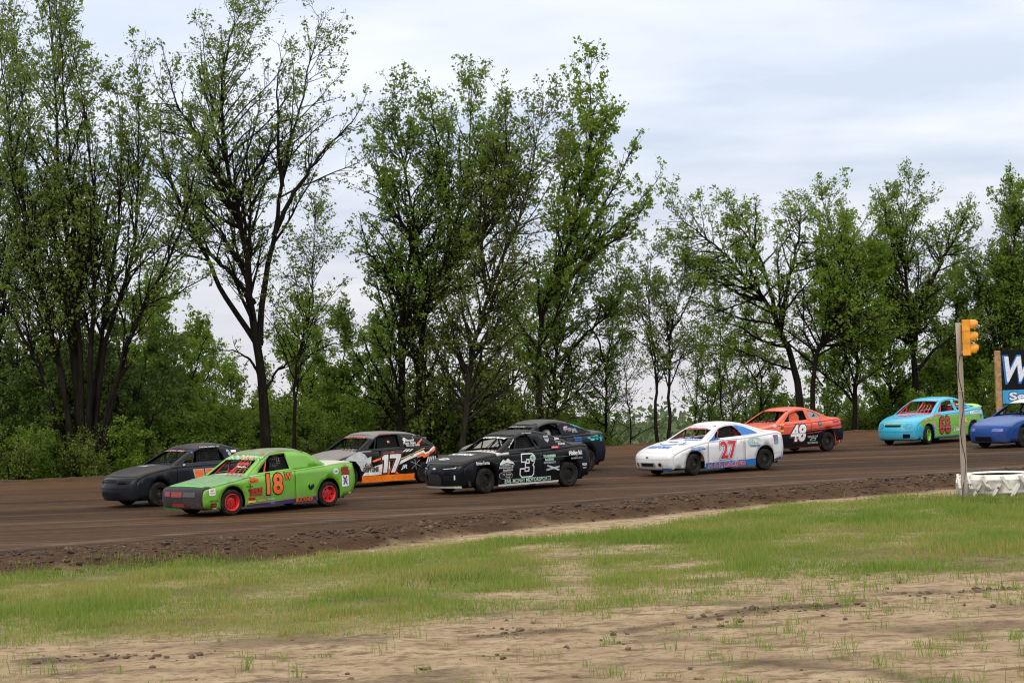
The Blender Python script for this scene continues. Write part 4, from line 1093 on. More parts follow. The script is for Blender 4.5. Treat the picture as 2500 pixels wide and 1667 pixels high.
    def digit(s, surf, pts, x, z, w, h, mats, shear=0.0, holes=(), e=0.008, name='number'):
        """hand-drawn numeral; mats: list of (outward offset in metres, material), lowest first"""
        f = lambda q: [(x+(p[0]-0.5)*w+(p[1]-0.5)*h*shear, z+(p[1]-0.5)*h) for p in q]
        base = f(pts)
        for i, (d, m) in enumerate(mats):
            o = s.poly(surf, offset_poly(base, d), m, name if i == len(mats)-1 else name+'_outline', e+0.004*i)
        for hq in holes: s.poly(surf, f(hq), mats[0][1], 'number_hole', e+0.004*len(mats))
    def net(s, x0, x1, z0, z1, mat, nx=8, nz=6, slant=0.06, wd=0.02):
        """window net hung inside the driver's window; it slopes with the A pillar at its front edge"""
        Vs, Fs = [], []; n = 0
        def ribbon(a, b_, k=4):
            nonlocal n
            a = np.array(a); b_ = np.array(b_); d = b_-a; q = np.array([-d[1], d[0]])/np.linalg.norm(d)*wd/2
            t = np.linspace(0, 1, k)[:, None]; c = a+d*t; V2 = np.concatenate([c-q, c+q])
            p = s.GS(V2[:, 0], np.maximum(V2[:, 1], s.P['gz'][0]-0.02), -0.05); Vs.append(p); Fs.extend([(n+i, n+i+1, n+k+i+1, n+k+i) for i in range(k-1)]); n += 2*k
        for i in range(nx):
            x = x0+(x1-x0)*i/(nx-1); ribbon((x-slant*(1-i/(nx-1)), z0), (x+slant*0.4*(1-i/(nx-1)), z1))
        for j in range(nz):
            z = z0+(z1-z0)*j/(nz-1); ribbon((x0-slant*(1-j/(nz-1)), z), (x1, z))
        return s.mesh('window_net', np.concatenate(Vs), np.array(Fs), mat, smooth=False)
    def place(s, front=None, rear=None, yaw=None):
        """stand the car on the track: survey points under the left wheels"""
        ty = s.P.get('track', 0.715)
        if front is not None and rear is not None:
            A_, B_ = ground(*front)[:2], ground(*rear)[:2]; a = math.atan2(B_[1]-A_[1], B_[0]-A_[0]) if yaw is None else R(yaw)
            mid = (A_+B_)/2; off = np.array([0, -ty])
        elif front is not None:
            mid = ground(*front)[:2]; a = R(yaw); off = np.array([-s.WB/2, -ty])
        else:
            mid = ground(*rear)[:2]; a = R(yaw); off = np.array([s.WB/2, -ty])
        ca, sa = math.cos(a), math.sin(a)
        c = mid-np.array([off[0]*ca-off[1]*sa, off[0]*sa+off[1]*ca])
        s.root.location = (c[0], c[1], 0.004); s.root.rotation_euler = (0, R(s.P.get('rake', 0)), a)
        s.yaw = a
        return s
WHEELS = {}
flat('interior_dark', (0.018, 0.018, 0.020), 0.7); flat('chassis_black', (0.012, 0.012, 0.012), 0.85); flat('cage_black', (0.015, 0.015, 0.017), 0.45)
flat('seat_black', (0.02, 0.02, 0.022), 0.8); flat('rim_black', (0.022, 0.021, 0.02), 0.5); flat('hub_grey', (0.06, 0.055, 0.05), 0.6)
b = NB('tyre_rubber'); n1 = b.rng(b.noise(9, 5), 0.35, 0.7)
b.color(b.mix(b.math('MULTIPLY', n1, 0.5), (0.010, 0.0098, 0.0095), (0.050, 0.037, 0.028))); b.rough(0.9); b.p.inputs['Specular IOR Level'].default_value = 0.15; MATS['tyre_rubber'] = b.m

# ================================================================== CARS
C_ = lambda n, c, **k: paint(n, c, **k)
WHITE = flat('vinyl_white', (0.72, 0.73, 0.74), 0.5); BLACK = flat('vinyl_black', (0.012, 0.012, 0.014), 0.5); ORANGE = flat('vinyl_orange', (0.75, 0.13, 0.015), 0.45)
RED = flat('vinyl_red', (0.55, 0.02, 0.02), 0.45); BLUE = flat('vinyl_blue', (0.02, 0.16, 0.50), 0.45); NAVY = flat('vinyl_navy', (0.03, 0.06, 0.16), 0.5)
TEAL = flat('vinyl_teal', (0.02, 0.42, 0.40), 0.5); GREY = flat('vinyl_grey', (0.32, 0.35, 0.37), 0.5); PURPLE = flat('vinyl_purple', (0.035, 0.02, 0.10), 0.45)
PINK = flat('vinyl_pink', (0.60, 0.25, 0.45), 0.5); YELLOW = flat('vinyl_yellow', (0.70, 0.50, 0.05), 0.5); PALE = flat('vinyl_pale_green', (0.42, 0.62, 0.52), 0.5)
GREENV = flat('vinyl_green', (0.05, 0.55, 0.06), 0.45); NETB = flat('net_black', (0.012, 0.012, 0.013), 0.8); NETO = flat('net_orange', (0.75, 0.10, 0.02), 0.7)
CHROME = flat('lamp_silver', (0.55, 0.57, 0.6), 0.3)
DARKLENS = flat('grille_black', (0.006, 0.006, 0.007), 0.6); MAROON = flat('vinyl_maroon', (0.22, 0.02, 0.025), 0.5)
ell = lambda cx, cz, a, b_, n=24: [(cx+a*math.cos(t), cz+b_*math.sin(t)) for t in np.linspace(0, 2*math.pi, n, endpoint=False)]
box4 = lambda x0, x1, z0, z1: [(x0, z0), (x1, z0), (x1, z1), (x0, z1)]
def rrect(x0, x1, z0, z1, q):
    o = []
    for cx, cz, st in ((x1-q, z0+q, -90), (x1-q, z1-q, 0), (x0+q, z1-q, 90), (x0+q, z0+q, 180)):
        o += [(cx+q*math.cos(R(st+k*30)), cz+q*math.sin(R(st+k*30))) for k in range(4)]
    return o
def coupe(nose=-0.90, tail=3.58, hood0=0.66, cowl=0.88, belt=0.90, deck=0.97, bump=0.52, roof=1.31, wb=2.62, ws=(0.30, 1.04), rf=(1.5, 2.1), bl=2.86, cowlx=0.42, rdrop=0.02):
    prof = [(nose+0.07, 0.17, 'bumper'), (nose, 0.26, 'bumper'), (nose-0.01, bump, 'bumper'), (nose+0.10, hood0, 'hood'), (nose+0.5, hood0+(cowl-hood0)*0.5, 'hood'), (cowlx, cowl, 'cowl'), (cowlx+0.12, cowl+0.005, 'belt'), (1.9, belt+0.02, 'belt'),
            (bl-0.2, deck-0.02, 'deck'), (bl+0.15, deck, 'deck'), (tail-0.12, deck-0.03, 'tail'), (tail-0.03, deck-0.12, 'tail'), (tail, 0.55, 'tail'), (tail-0.04, 0.32, 'tail'), (tail-0.12, 0.24, 'tail')]
    green = [(ws[0], cowl-0.02, 'wind'), (ws[1], roof-0.07, 'roof'), (rf[0], roof, 'roof'), (rf[1], roof-rdrop, 'back'), (bl, deck-0.02, 'back')]
    return prof, green

# ------------------------------------------------ green car 18W
prof = [(-0.80, 0.17, 'bumper'), (-0.86, 0.22, 'bumper'), (-0.88, 0.42, 'bumper'), (-0.84, 0.57, 'bumper'), (-0.74, 0.62, 'hood'), (0.05, 0.73, 'hood'), (0.48, 0.80, 'cowl'), (0.62, 0.81, 'belt'), (1.9, 0.86, 'belt'), (2.62, 0.91, 'deck'), (2.9, 0.94, 'deck'), (3.46, 0.95, 'tail'), (3.55, 0.90, 'tail'), (3.60, 0.55, 'tail'), (3.50, 0.27, 'tail')]
green = [(0.30, 0.79, 'wind'), (1.02, 1.23, 'roof'), (1.5, 1.29, 'roof'), (2.15, 1.27, 'back'), (2.78, 0.93, 'back')]
LIME = C_('paint_lime', (0.122, 0.365, 0.018), rough=0.32, dirt=0.42, coat=0.25)
NOSE = C_('nose_plastic', (0.018, 0.018, 0.022), rough=0.5, dirt=0.2)
b = NB('lime_splatter'); n1 = b.rng(b.noise(9, 5, 0.7), 0.45, 0.52); n2 = b.rng(b.noise(2.2, 4, 0.6, dist=1.0), 0.42, 0.60)
b.color(b.mix(b.math('MULTIPLY', n1, 0.28), b.mix(n2, (0.085, 0.25, 0.07), (0.12, 0.125, 0.115)), (0.25, 0.36, 0.23))); b.rough(0.5); HOODG = b.m
b = NB('banner_shards'); n1 = b.n('ShaderNodeTexVoronoi'); n1.inputs['Scale'].default_value = 30; b.l(b.coord(), n1.inputs['Vector'])
b.color(b.ramp(n1.outputs['Color'], [(0.25, (0.03, 0.10, 0.03)), (0.5, (0.12, 0.40, 0.12)), (0.75, (0.45, 0.65, 0.45))])); b.rough(0.5); SHARD = b.m
b = NB('roof_sooty'); b.color(b.mix(b.rng(b.noise(1.6, 4), 0.35, 0.6), (0.09, 0.08, 0.09), (0.16, 0.22, 0.10))); b.rough(0.5); ROOFG = b.m
REDCAGE = flat('cage_red', (0.55, 0.03, 0.025), 0.45); REDRIM = flat('rim_red', (0.52, 0.012, 0.015), 0.45)
c = Car('green_race_car', 'lime green race car with black nose and orange number 18W', dict(hs=0.06, wb=2.70, prof=prof, green=green, gz=(0.79, 1.27), gw=(0.775, 0.60), body=LIME, mats={'bumper': NOSE, 'hood': HOODG, 'cowl': flat('cowl_speckle', (0.34, 0.38, 0.31), 0.6), 'banner': SHARD, 'roof': ROOFG, 'tail': NOSE, 'deck': flat('deck_pale', (0.42, 0.42, 0.34), 0.6)},
    windows=[[(0.66, 0.845), (1.14, 1.185), (1.60, 1.215), (1.66, 0.89)]], cage=REDCAGE, rimf=REDRIM, rimr=REDRIM, holesf=16, holesr=6, hub=flat('hub_red', (0.25, 0.03, 0.02), 0.5), sill=0.155, crown=0.02, bowF=0.10, bowR=0.06, rear_open=False, banner=0.34, sec=[0.97, 0.99, 1.0, 0.985, 0.955], door=(0.50, 1.74), tyre=0.285, steer=-3, r=0.03, rg=0.03, soft=1))
c.text('S', '18', 1.15, 0.60, 0.46, 0.44, ORANGE, 0.035, 0.0, name='number', layers=[(0.075, BLACK)], rot=-0.02)
c.text('S', 'W', 1.52, 0.745, 0.20, 0.16, ORANGE, 0.03, name='number_suffix', layers=[(0.08, BLACK)])
c.poly('S', [(0.36, 0.155), (2.34, 0.155), (2.34, 0.27), (0.36, 0.205)], PURPLE, 'side_skirt', 0.004)
c.text('S', 'BUCKNER', 1.98, 0.215, 0.50, 0.085, ORANGE, 0.02, rot=0.02, layers=[(0.05, BLACK)])
c.text('S', 'ACCENT', 3.22, 0.80, 0.26, 0.075, RED, 0.03, layers=[(0.10, BLACK)]); c.text('S', 'ROOFING', 3.24, 0.71, 0.27, 0.075, RED, 0.03, layers=[(0.10, BLACK)])
c.poly('S', rrect(3.10, 3.34, 0.42, 0.66, 0.02), WHITE, 'sticker', 0.005); c.text('S', 'X', 3.22, 0.55, 0.17, 0.18, NAVY, 0.07); c.text('S', 'CLASS', 3.22, 0.55, 0.18, 0.04, RED, 0.01, e=0.013)
c.poly('S', ell(2.92, 0.76, 0.085, 0.065), WHITE, 'sticker', 0.005); c.text('S', 'Cole', 2.92, 0.76, 0.11, 0.05, NAVY, 0.02)
c.poly('S', [(0.44, 0.70), (0.50, 0.75), (0.58, 0.765), (0.66, 0.74), (0.72, 0.73), (0.71, 0.66), (0.46, 0.645)], ORANGE, 'sticker', 0.005); c.text('S', 'RACING', 0.58, 0.685, 0.20, 0.04, BLACK, 0.01)
c.text('S', 'GSD BENTLEY', 0.62, 0.505, 0.38, 0.075, RED, 0.02, rot=0.03, layers=[(0.08, BLACK)]); c.text('S', 'GOOBAZOO', 0.64, 0.425, 0.32, 0.075, RED, 0.02, rot=0.03, layers=[(0.08, BLACK)])
c.text('S', 'GILLIAM', 0.46, 0.585, 0.17, 0.03, BLACK, 0.01)
c.poly('S', box4(0.42, 0.62, 0.30, 0.36), RED, 'sticker', 0.005); c.text('S', 'MOBIL', 0.52, 0.33, 0.16, 0.04, BLACK, 0.01)
c.poly('S', box4(0.40, 0.62, 0.245, 0.285), YELLOW, 'sticker', 0.005); c.poly('S', box4(0.66, 0.90, 0.255, 0.30), flat('vinyl_tan', (0.5, 0.25, 0.12), 0.5), 'sticker', 0.005); c.poly('S', box4(0.94, 1.14, 0.27, 0.31), GREY, 'sticker', 0.005)
c.poly('S', [(2.10, 0.44), (2.16, 0.40), (2.24, 0.44), (2.27, 0.50), (2.22, 0.55), (2.24, 0.48), (2.20, 0.53), (2.15, 0.47), (2.14, 0.54), (2.08, 0.50)], BLACK, 'emblem', 0.005)
c.poly('S', rrect(-0.66, -0.48, 0.46, 0.60, 0.02), WHITE, 'sticker', 0.005); c.text('S', 'HERO', -0.57, 0.555, 0.11, 0.035, RED, 0.01); c.text('S', 'HAULING', -0.57, 0.505, 0.14, 0.03, NAVY, 0.01)
c.text('S', 'GOMUSIC.COM', -0.545, 0.345, 0.24, 0.035, BLACK, 0.01); c.poly('S', box4(-0.62, -0.46, 0.21, 0.30), BLACK, 'sticker', 0.005); c.text('S', 'RPM', -0.54, 0.255, 0.12, 0.05, RED, 0.01)
c.poly('F', rrect(-0.64, -0.20, 0.44, 0.54, 0.02), flat('lamp_panel_black', (0.05, 0.05, 0.055), 0.4), 'headlight_panel', 0.004)
c.poly('F', rrect(-0.17, 0.30, 0.43, 0.54, 0.02), MAROON, 'grille_panel', 0.004); c.poly('F', rrect(0.34, 0.62, 0.44, 0.54, 0.02), MAROON, 'headlight_panel', 0.004); c.poly('F', box4(-0.25, 0.25, 0.22, 0.30), MAROON, 'lower_grille_panel', 0.004)
c.poly('T', [(-0.70, -0.66), (-0.63, -0.70), (-0.63, 0.70), (-0.70, 0.66)], GREENV, 'nose_stripe', 0.006)
c.poly('F', [(-0.10, 0.165), (0.76, 0.165), (0.76, 0.205), (-0.10, 0.195)], GREENV, 'front_splitter', 0.03)
mb = MB(); mb.box((2.82-c.cx, 0.60, 0.92), (3.52-c.cx, 0.64, 1.03)); mb.box((3.42-c.cx, -0.66, 0.94), (3.46-c.cx, 0.62, 0.985)); mb.build('spoiler_lip', GREENV, c.root)
c.text('WS', 'BUCKNER', 0.86, -0.26, 0.50, 0.10, ORANGE, 0.03, e=0.02); c.text('WS', 'BUCKNER', 0.58, -0.32, 0.36, 0.12, RED, 0.03); c.text('WS', 'Racin', 0.44, -0.36, 0.28, 0.09, PALE, 0.02)
c.text('GT', '18', 1.6, 0.05, 0.5, 0.4, flat('roof_orange', (0.5, 0.17, 0.05), 0.5), 0.04)
c.net(1.14, 1.60, 0.87, 1.14, NETB, 8, 7)
c.place((563, 1258), (798, 1236)); GREEN_CAR = c

# ------------------------------------------------ black coupe at the far left
prof, green = coupe(nose=-0.92, tail=3.62, hood0=0.68, cowl=0.90, belt=0.90, deck=0.98, roof=1.33, bump=0.50, wb=2.64, ws=(0.28, 1.06), rf=(1.55, 2.1), bl=2.9)
CHAR = C_('paint_charcoal', (0.009, 0.011, 0.017), rough=0.3, dirt=0.025)
DKTOP = C_('paint_dusty_black', (0.026, 0.026, 0.030), rough=0.4, dirt=0.2)
c = Car('charcoal_race_car', 'plain charcoal black coupe at the head of the field, half hidden by green car', dict(hs=0.06, wb=2.64, prof=prof, green=green, gz=(0.88, 1.30), body=CHAR, mats={'hood': DKTOP, 'roof': DKTOP},
    windows=[[(0.64, 0.945), (1.10, 1.215), (1.45, 1.255), (1.80, 1.25), (1.92, 1.0), (1.88, 0.955)]], rear_open=True, bowF=0.30, steer=8, door=(0.5, 1.95)))
c.poly('F', rrect(-0.32, 0.32, 0.575, 0.615, 0.015), DARKLENS, 'grille', 0.005); c.poly('F', rrect(-0.30, 0.30, 0.63, 0.655, 0.01), DARKLENS, 'grille', 0.005)
for sg in (-1, 1): c.poly('F', [(sg*0.36, 0.545), (sg*0.70, 0.555), (sg*0.74, 0.62), (sg*0.40, 0.645)], DARKLENS, 'headlight_opening', 0.006)
c.poly('F', rrect(-0.5, 0.5, 0.27, 0.36, 0.03), DARKLENS, 'lower_grille', 0.005); c.poly('F', box4(-0.7, 0.7, 0.445, 0.462), DARKLENS, 'bumper_groove', 0.005)
c.text('T', 'RPM', 0.10, 0.10, 0.42, 0.16, GREY, 0.02, 0.3)
c.poly('T', [(0.22, -0.28), (0.27, -0.1), (0.26, 0.25), (0.24, 0.25), (0.24, -0.1)], GREY, 'stripe', 0.008)
c.poly('S', [(0.97, 0.60), (1.24, 0.60), (1.24, 0.80), (0.93, 0.80)], GREY, 'number_panel', 0.005); c.poly('S', [(1.00, 0.60), (1.22, 0.60), (1.22, 0.78), (0.965, 0.78)], ORANGE, 'number', 0.009)
c.poly('S', [(1.27, 0.60), (1.60, 0.60), (1.60, 0.80), (1.27, 0.80)], GREY, 'number_panel', 0.005); c.poly('S', [(1.29, 0.60), (1.57, 0.60), (1.57, 0.78), (1.29, 0.78)], ORANGE, 'number', 0.009)
c.text('WS', 'NATIONAL SERIES', 0.88, -0.02, 0.95, 0.09, PINK, 0.01, e=0.015); c.text('GS', 'RACING SUPPLY CO', 1.55, 1.275, 0.6, 0.03, WHITE, 0.01)
c.poly('GS', ell(2.40, 1.03, 0.10, 0.08), CHROME, 'sticker', 0.006); c.poly('GS', rrect(2.16, 2.32, 1.12, 1.17, 0.015), WHITE, 'sticker', 0.006); c.poly('GS', ell(2.1, 1.09, 0.045, 0.04), GREY, 'sticker', 0.006); c.poly('GS', ell(2.06, 1.16, 0.04, 0.03), GREY, 'sticker', 0.006)
c.poly('GS', box4(0.93, 1.0, 1.155, 1.19), BLUE, 'sticker', 0.012); c.poly('S', box4(0.66, 0.72, 0.89, 0.93), flat('vinyl_cream', (0.5, 0.42, 0.25), 0.5), 'sticker', 0.008)
c.poly('GT', ell(1.65, 0.0, 0.3, 0.26), flat('roof_rust', (0.20, 0.07, 0.03), 0.6), 'roof_number', 0.006)
c.net(1.15, 1.80, 0.97, 1.21, NETB, 9, 6)
c.place(front=(386, 1236), yaw=40); CHAR_CAR = c

# ------------------------------------------------ black hatchback 17 jr
prof = [(-0.78, 0.20, 'bumper'), (-0.85, 0.3, 'bumper'), (-0.85, 0.5, 'bumper'), (-0.76, 0.64, 'hood'), (-0.2, 0.76, 'hood'), (0.40, 0.86, 'cowl'), (0.52, 0.865, 'belt'), (1.9, 0.90, 'belt'), (2.75, 0.92, 'deck'), (3.0, 0.90, 'tail'), (3.10, 0.82, 'tail'), (3.12, 0.55, 'tail'), (3.02, 0.30, 'tail')]
green = [(0.22, 0.85, 'wind'), (0.95, 1.23, 'roof'), (1.4, 1.27, 'roof'), (2.42, 1.22, 'back'), (2.98, 0.92, 'back')]
GLOSSB = C_('paint_gloss_black', (0.006, 0.006, 0.008), rough=0.2, dirt=0.03)
SILV = C_('paint_dusty_silver', (0.16, 0.155, 0.155), rough=0.55, dirt=0.5)
c = Car('hatchback_race_car', 'black hatchback race car with orange skirt and white number 17 JR', dict(hs=0.13, wb=2.50, prof=prof, green=green, gz=(0.85, 1.26), gw=(0.775, 0.60), body=GLOSSB, mats={'hood': SILV, 'cowl': SILV, 'roof': SILV, 'banner': flat('banner_grey', (0.12, 0.12, 0.13), 0.5)}, windows=[[(0.60, 0.90), (1.02, 1.185), (1.70, 1.205), (1.74, 0.925)]],
    rear_open=False, sill=0.22, steer=0, door=(0.5, 1.80), rake=0.6, r=0.035, rg=0.035, soft=1))
c.poly('S', [(0.38, 0.12), (2.10, 0.12), (2.10, 0.29), (0.38, 0.29)], flat('skirt_orange', (0.85, 0.20, 0.01), 0.4), 'side_skirt', 0.018)
c.poly('S', [(0.38, 0.12), (2.12, 0.12), (2.12, 0.145), (0.38, 0.145)], flat('skirt_orange', (0.85, 0.20, 0.01), 0.4), 'skirt_lip', 0.05)
# white and orange chevrons sweeping back over the door
c.poly('S', [(-0.45, 0.62), (0.36, 0.86), (0.52, 0.78), (0.60, 0.70), (0.72, 0.74), (0.70, 0.56), (0.44, 0.40), (0.38, 0.42), (0.33, 0.52), (0.2, 0.64), (0.0, 0.665)], flat('vinyl_silver', (0.50, 0.52, 0.54), 0.5), 'livery_panel', 0.004)
c.poly('S', [(0.40, 0.30), (0.95, 0.30), (1.3, 0.38), (1.3, 0.60), (0.80, 0.50), (0.55, 0.42)], WHITE, 'livery_panel', 0.005)
c.poly('S', [(0.80, 0.60), (1.45, 0.78), (1.45, 0.83), (0.72, 0.62)], ORANGE, 'stripe', 0.006); c.poly('S', [(1.0, 0.30), (1.6, 0.30), (1.4, 0.44), (1.1, 0.40)], ORANGE, 'stripe', 0.006)
c.poly('S', [(1.55, 0.56), (1.95, 0.70), (2.45, 0.82), (2.50, 0.76), (2.62, 0.78), (2.90, 0.90), (3.0, 0.86), (2.62, 0.72), (2.46, 0.68), (2.40, 0.73), (1.95, 0.62), (1.55, 0.49)], WHITE, 'stripe', 0.006)
c.poly('S', [(2.20, 0.71), (2.44, 0.76), (2.50, 0.72), (2.64, 0.75), (2.95, 0.87), (2.98, 0.82), (2.64, 0.69), (2.44, 0.63), (2.38, 0.68), (2.22, 0.64)], ORANGE, 'stripe', 0.010)
c.poly('S', [(1.55, 0.60), (2.5, 0.86), (2.5, 0.875), (1.55, 0.62)], YELLOW, 'pinstripe', 0.008)
for k in range(5): c.poly('S', [(2.50+k*0.09, 0.50), (2.55+k*0.09, 0.50), (2.64+k*0.09, 0.66), (2.59+k*0.09, 0.66)], WHITE, 'slash', 0.006)
c.poly('GS', [(2.30, 0.93), (2.36, 0.99), (2.58, 1.10), (2.56, 1.06), (2.42, 0.97), (2.42, 0.93)], ORANGE, 'stripe', 0.006)
for a, q in (((1.72, 0.80), (1.85, 0.86)), ((1.82, 0.80), (1.95, 0.86)), ((1.92, 0.80), (2.06, 0.86))): c.poly('S', [a, (a[0]+0.06, a[1]), (q[0]+0.06, q[1]), q], WHITE, 'slash', 0.006)
for q in ([(0.42, 0.72), (0.66, 0.50), (0.67, 0.51), (0.43, 0.73)], [(0.20, 0.68), (0.62, 0.60), (0.62, 0.612), (0.20, 0.69)], [(0.50, 0.80), (0.48, 0.46), (0.49, 0.46), (0.51, 0.80)], [(0.36, 0.48), (0.70, 0.72), (0.71, 0.71), (0.37, 0.47)]): c.poly('S', q, WHITE, 'web_line', 0.009)
for q in ([(2.0, 0.40), (2.28, 0.60), (2.29, 0.59), (2.01, 0.39)], [(1.98, 0.56), (2.32, 0.44), (2.32, 0.452), (1.98, 0.572)], [(2.12, 0.62), (2.16, 0.38), (2.17, 0.38), (2.13, 0.62)], [(2.3, 1.2), (2.12, 0.98), (2.13, 0.98), (2.32, 1.2)]): c.poly('S' if q[0][1] < 0.9 else 'GS', q, GREY, 'web_line', 0.009)
ONE = [(0.30, 0.0), (0.80, 0.0), (0.80, 1.0), (0.34, 1.0), (0.05, 0.86), (0.05, 0.72), (0.30, 0.72)]; SEVEN = [(0.22, 0.0), (0.60, 0.0), (1.0, 0.80), (1.0, 1.0), (0.0, 1.0), (0.0, 0.78), (0.60, 0.78)]
for dg_, x_, w_ in ((ONE, 1.15, 0.26), (SEVEN, 1.46, 0.36)): c.digit('S', dg_, x_, 0.55, w_, 0.42, [(0.040, flat('vinyl_dkorange', (0.35, 0.07, 0.02), 0.5)), (0.026, BLACK), (0.0, WHITE)], shear=0.16)
c.text('S', 'JR', 1.76, 0.445, 0.20, 0.12, WHITE, 0.03, 0.3, name='number_suffix', layers=[(0.09, BLACK)])
c.text('S', 'Cole', 0.62, 0.545, 0.24, 0.10, flat('vinyl_brown', (0.06, 0.045, 0.03), 0.5), 0.05); c.text('S', 'GUPTONS', 0.68, 0.435, 0.48, 0.12, flat('vinyl_brown', (0.06, 0.045, 0.03), 0.5), 0.05, layers=[(0.09, GREY)])
c.text('GS', '9', 1.92, 1.06, 0.11, 0.13, WHITE, 0.04, 0.2); c.text('GS', 'Second', 2.12, 1.065, 0.30, 0.06, WHITE, 0.02, 0.2); c.text('GS', 'Auto Sales', 2.08, 1.0, 0.44, 0.055, WHITE, 0.02, 0.2); c.text('S', '765-638-1645', 2.10, 0.945, 0.46, 0.05, WHITE, 0.02, 0.1)
c.text('WS', 'SUTTON', 0.87, -0.02, 0.90, 0.15, flat('banner_red', (0.45, 0.06, 0.07), 0.5), 0.05, e=0.014); c.text('GS', 'Bub Leak Jr', 1.3, 1.232, 0.44, 0.045, flat('banner_red', (0.45, 0.06, 0.07), 0.5), 0.02, 0.1)
c.poly('GS', box4(1.34, 1.42, 1.03, 1.08), flat('vinyl_salmon', (0.6, 0.22, 0.12), 0.6), 'net_tag', -0.035)
mb = MB(); Mr = Matrix.Translation((2.36-c.cx, 0, 1.225)) @ Matrix.Rotation(R(3), 4, 'Y'); mb.box((0, -0.56, 0.0), (0.34, 0.56, 0.02), Mr)
for sg in (-1, 1): mb.box((0, sg*0.57-0.01, -0.09), (0.36, sg*0.57+0.01, 0.02), Mr)
mb.build('roof_spoiler', SILV, c.root)
c.net(1.02, 1.66, 0.93, 1.16, NETB, 10, 7, wd=0.022)
c.place(rear=(1035, 1178), yaw=40); HATCH = c

# ------------------------------------------------ black car number 3
prof, green = coupe(nose=-0.94, tail=3.48, hood0=0.70, cowl=0.88, belt=0.88, deck=0.97, roof=1.31, bump=0.56, wb=2.62, ws=(0.30, 1.05), rf=(1.5, 2.0), bl=2.95, rdrop=0.03)
BLK3 = C_('paint_black_green', (0.003, 0.005, 0.008), rough=0.22, dirt=0.03)
c = Car('black_race_car', 'black race car with white-outlined number 3 and white front lip', dict(hs=0.12, wb=2.60, prof=prof, green=green, gz=(0.86, 1.285), gw=(0.785, 0.57), body=BLK3, mats={'hood': C_('hood_dusty_black', (0.018, 0.018, 0.021), rough=0.45, dirt=0.12), 'cowl': flat('cowl_white', (0.45, 0.43, 0.40), 0.6), 'roof': C_('hood_dusty_black', (0.035, 0.035, 0.038)), 'deck': C_('hood_dusty_black', (0.035, 0.035, 0.038))},
    windows=[[(0.66, 0.94), (0.80, 1.06), (1.12, 1.20), (1.46, 1.235), (1.62, 0.955)], [(1.57, 1.10), (1.64, 1.10), (1.74, 0.965), (1.69, 0.955)]], bowF=0.30, steer=10, door=(0.5, 1.78), sill=0.17, tyre=0.305, arch=0.36, hub=MATS['rim_black']))
THREE = [(0.10, 1), (0.86, 1), (1, 0.90), (1, 0.60), (0.90, 0.50), (1, 0.40), (1, 0.10), (0.86, 0), (0.14, 0), (0, 0.10), (0, 0.34), (0.32, 0.34), (0.32, 0.22), (0.66, 0.22), (0.66, 0.42), (0.38, 0.42), (0.38, 0.58), (0.66, 0.58), (0.66, 0.78), (0.42, 0.78), (0.42, 0.68), (0.10, 0.68)]
c.digit('S', THREE, 1.26, 0.575, 0.42, 0.48, [(0.022, WHITE), (-0.004, BLK3)], shear=0.1)
c.poly('S', ell(1.44, 0.72, 0.085, 0.075), PALE, 'emblem', 0.016); c.text('S', 'SH', 1.44, 0.72, 0.09, 0.08, GREY, 0.02, e=0.02)
c.poly('S', [(0.36, 0.145), (2.24, 0.145), (2.24, 0.19), (0.36, 0.19)], flat('skirt_white', (0.55, 0.54, 0.50), 0.5), 'side_skirt', 0.012)
c.text('S', 'BAIL MONEY MOTORSPORTS', 1.28, 0.255, 1.44, 0.10, PALE, 0.02)
c.poly('F', [(-0.80, 0.165), (0.80, 0.165), (0.80, 0.215), (-0.80, 0.215)], flat('lip_white', (0.55, 0.54, 0.50), 0.5), 'front_lip', 0.02)
c.poly('S', [(0.42, 0.64), (0.54, 0.74), (0.60, 0.70), (0.68, 0.755), (0.84, 0.66), (0.88, 0.60), (0.84, 0.63), (0.62, 0.66), (0.44, 0.61)], WHITE, 'house_emblem', 0.006)
c.poly('S', [(0.42, 0.60), (0.62, 0.645), (0.84, 0.60), (0.82, 0.54), (0.40, 0.54)], GREY, 'house_emblem', 0.006); c.text('S', 'EXTREME', 0.62, 0.58, 0.36, 0.05, BLACK, 0.03); c.text('S', 'Insulation', 0.66, 0.505, 0.30, 0.05, WHITE, 0.01, 0.3)
c.poly('S', ell(0.60, 0.385, 0.21, 0.085), flat('vinyl_offwhite', (0.4, 0.4, 0.4), 0.5), 'sticker', 0.004); c.poly('S', ell(0.60, 0.385, 0.20, 0.078), BLACK, 'sticker_field', 0.007); c.text('S', 'TG Trophy', 0.63, 0.405, 0.26, 0.05, WHITE, 0.0, 0.2, e=0.01); c.text('S', 'Truck', 0.65, 0.35, 0.14, 0.04, WHITE, 0.0, 0.2, e=0.01)
c.text('S', 'Palmiter Farms', -0.12, 0.69, 0.46, 0.075, WHITE, 0.02)
c.text('S', 'THUNDERBIRD', 1.98, 0.74, 0.40, 0.06, PALE, 0.05); c.text('S', 'RACEWAY', 1.98, 0.665, 0.28, 0.06, PALE, 0.05); c.text('S', 'MOTORSPORTS', 1.98, 0.60, 0.38, 0.045, GREY, 0.04)
c.text('S', 'Hinkley Bolt', 2.86, 0.76, 0.52, 0.13, WHITE, 0.04, 0.05); c.text('S', 'COLUMBUS 765-345-8622', 2.88, 0.655, 0.46, 0.03, WHITE, 0.0)
c.poly('GS', [(1.98, 1.185), (2.14, 1.185), (2.13, 1.08), (2.06, 1.03), (1.99, 1.08)], GREY, 'sticker', 0.006); c.poly('GS', box4(2.0, 2.12, 1.11, 1.15), NAVY, 'sticker_field', 0.010)
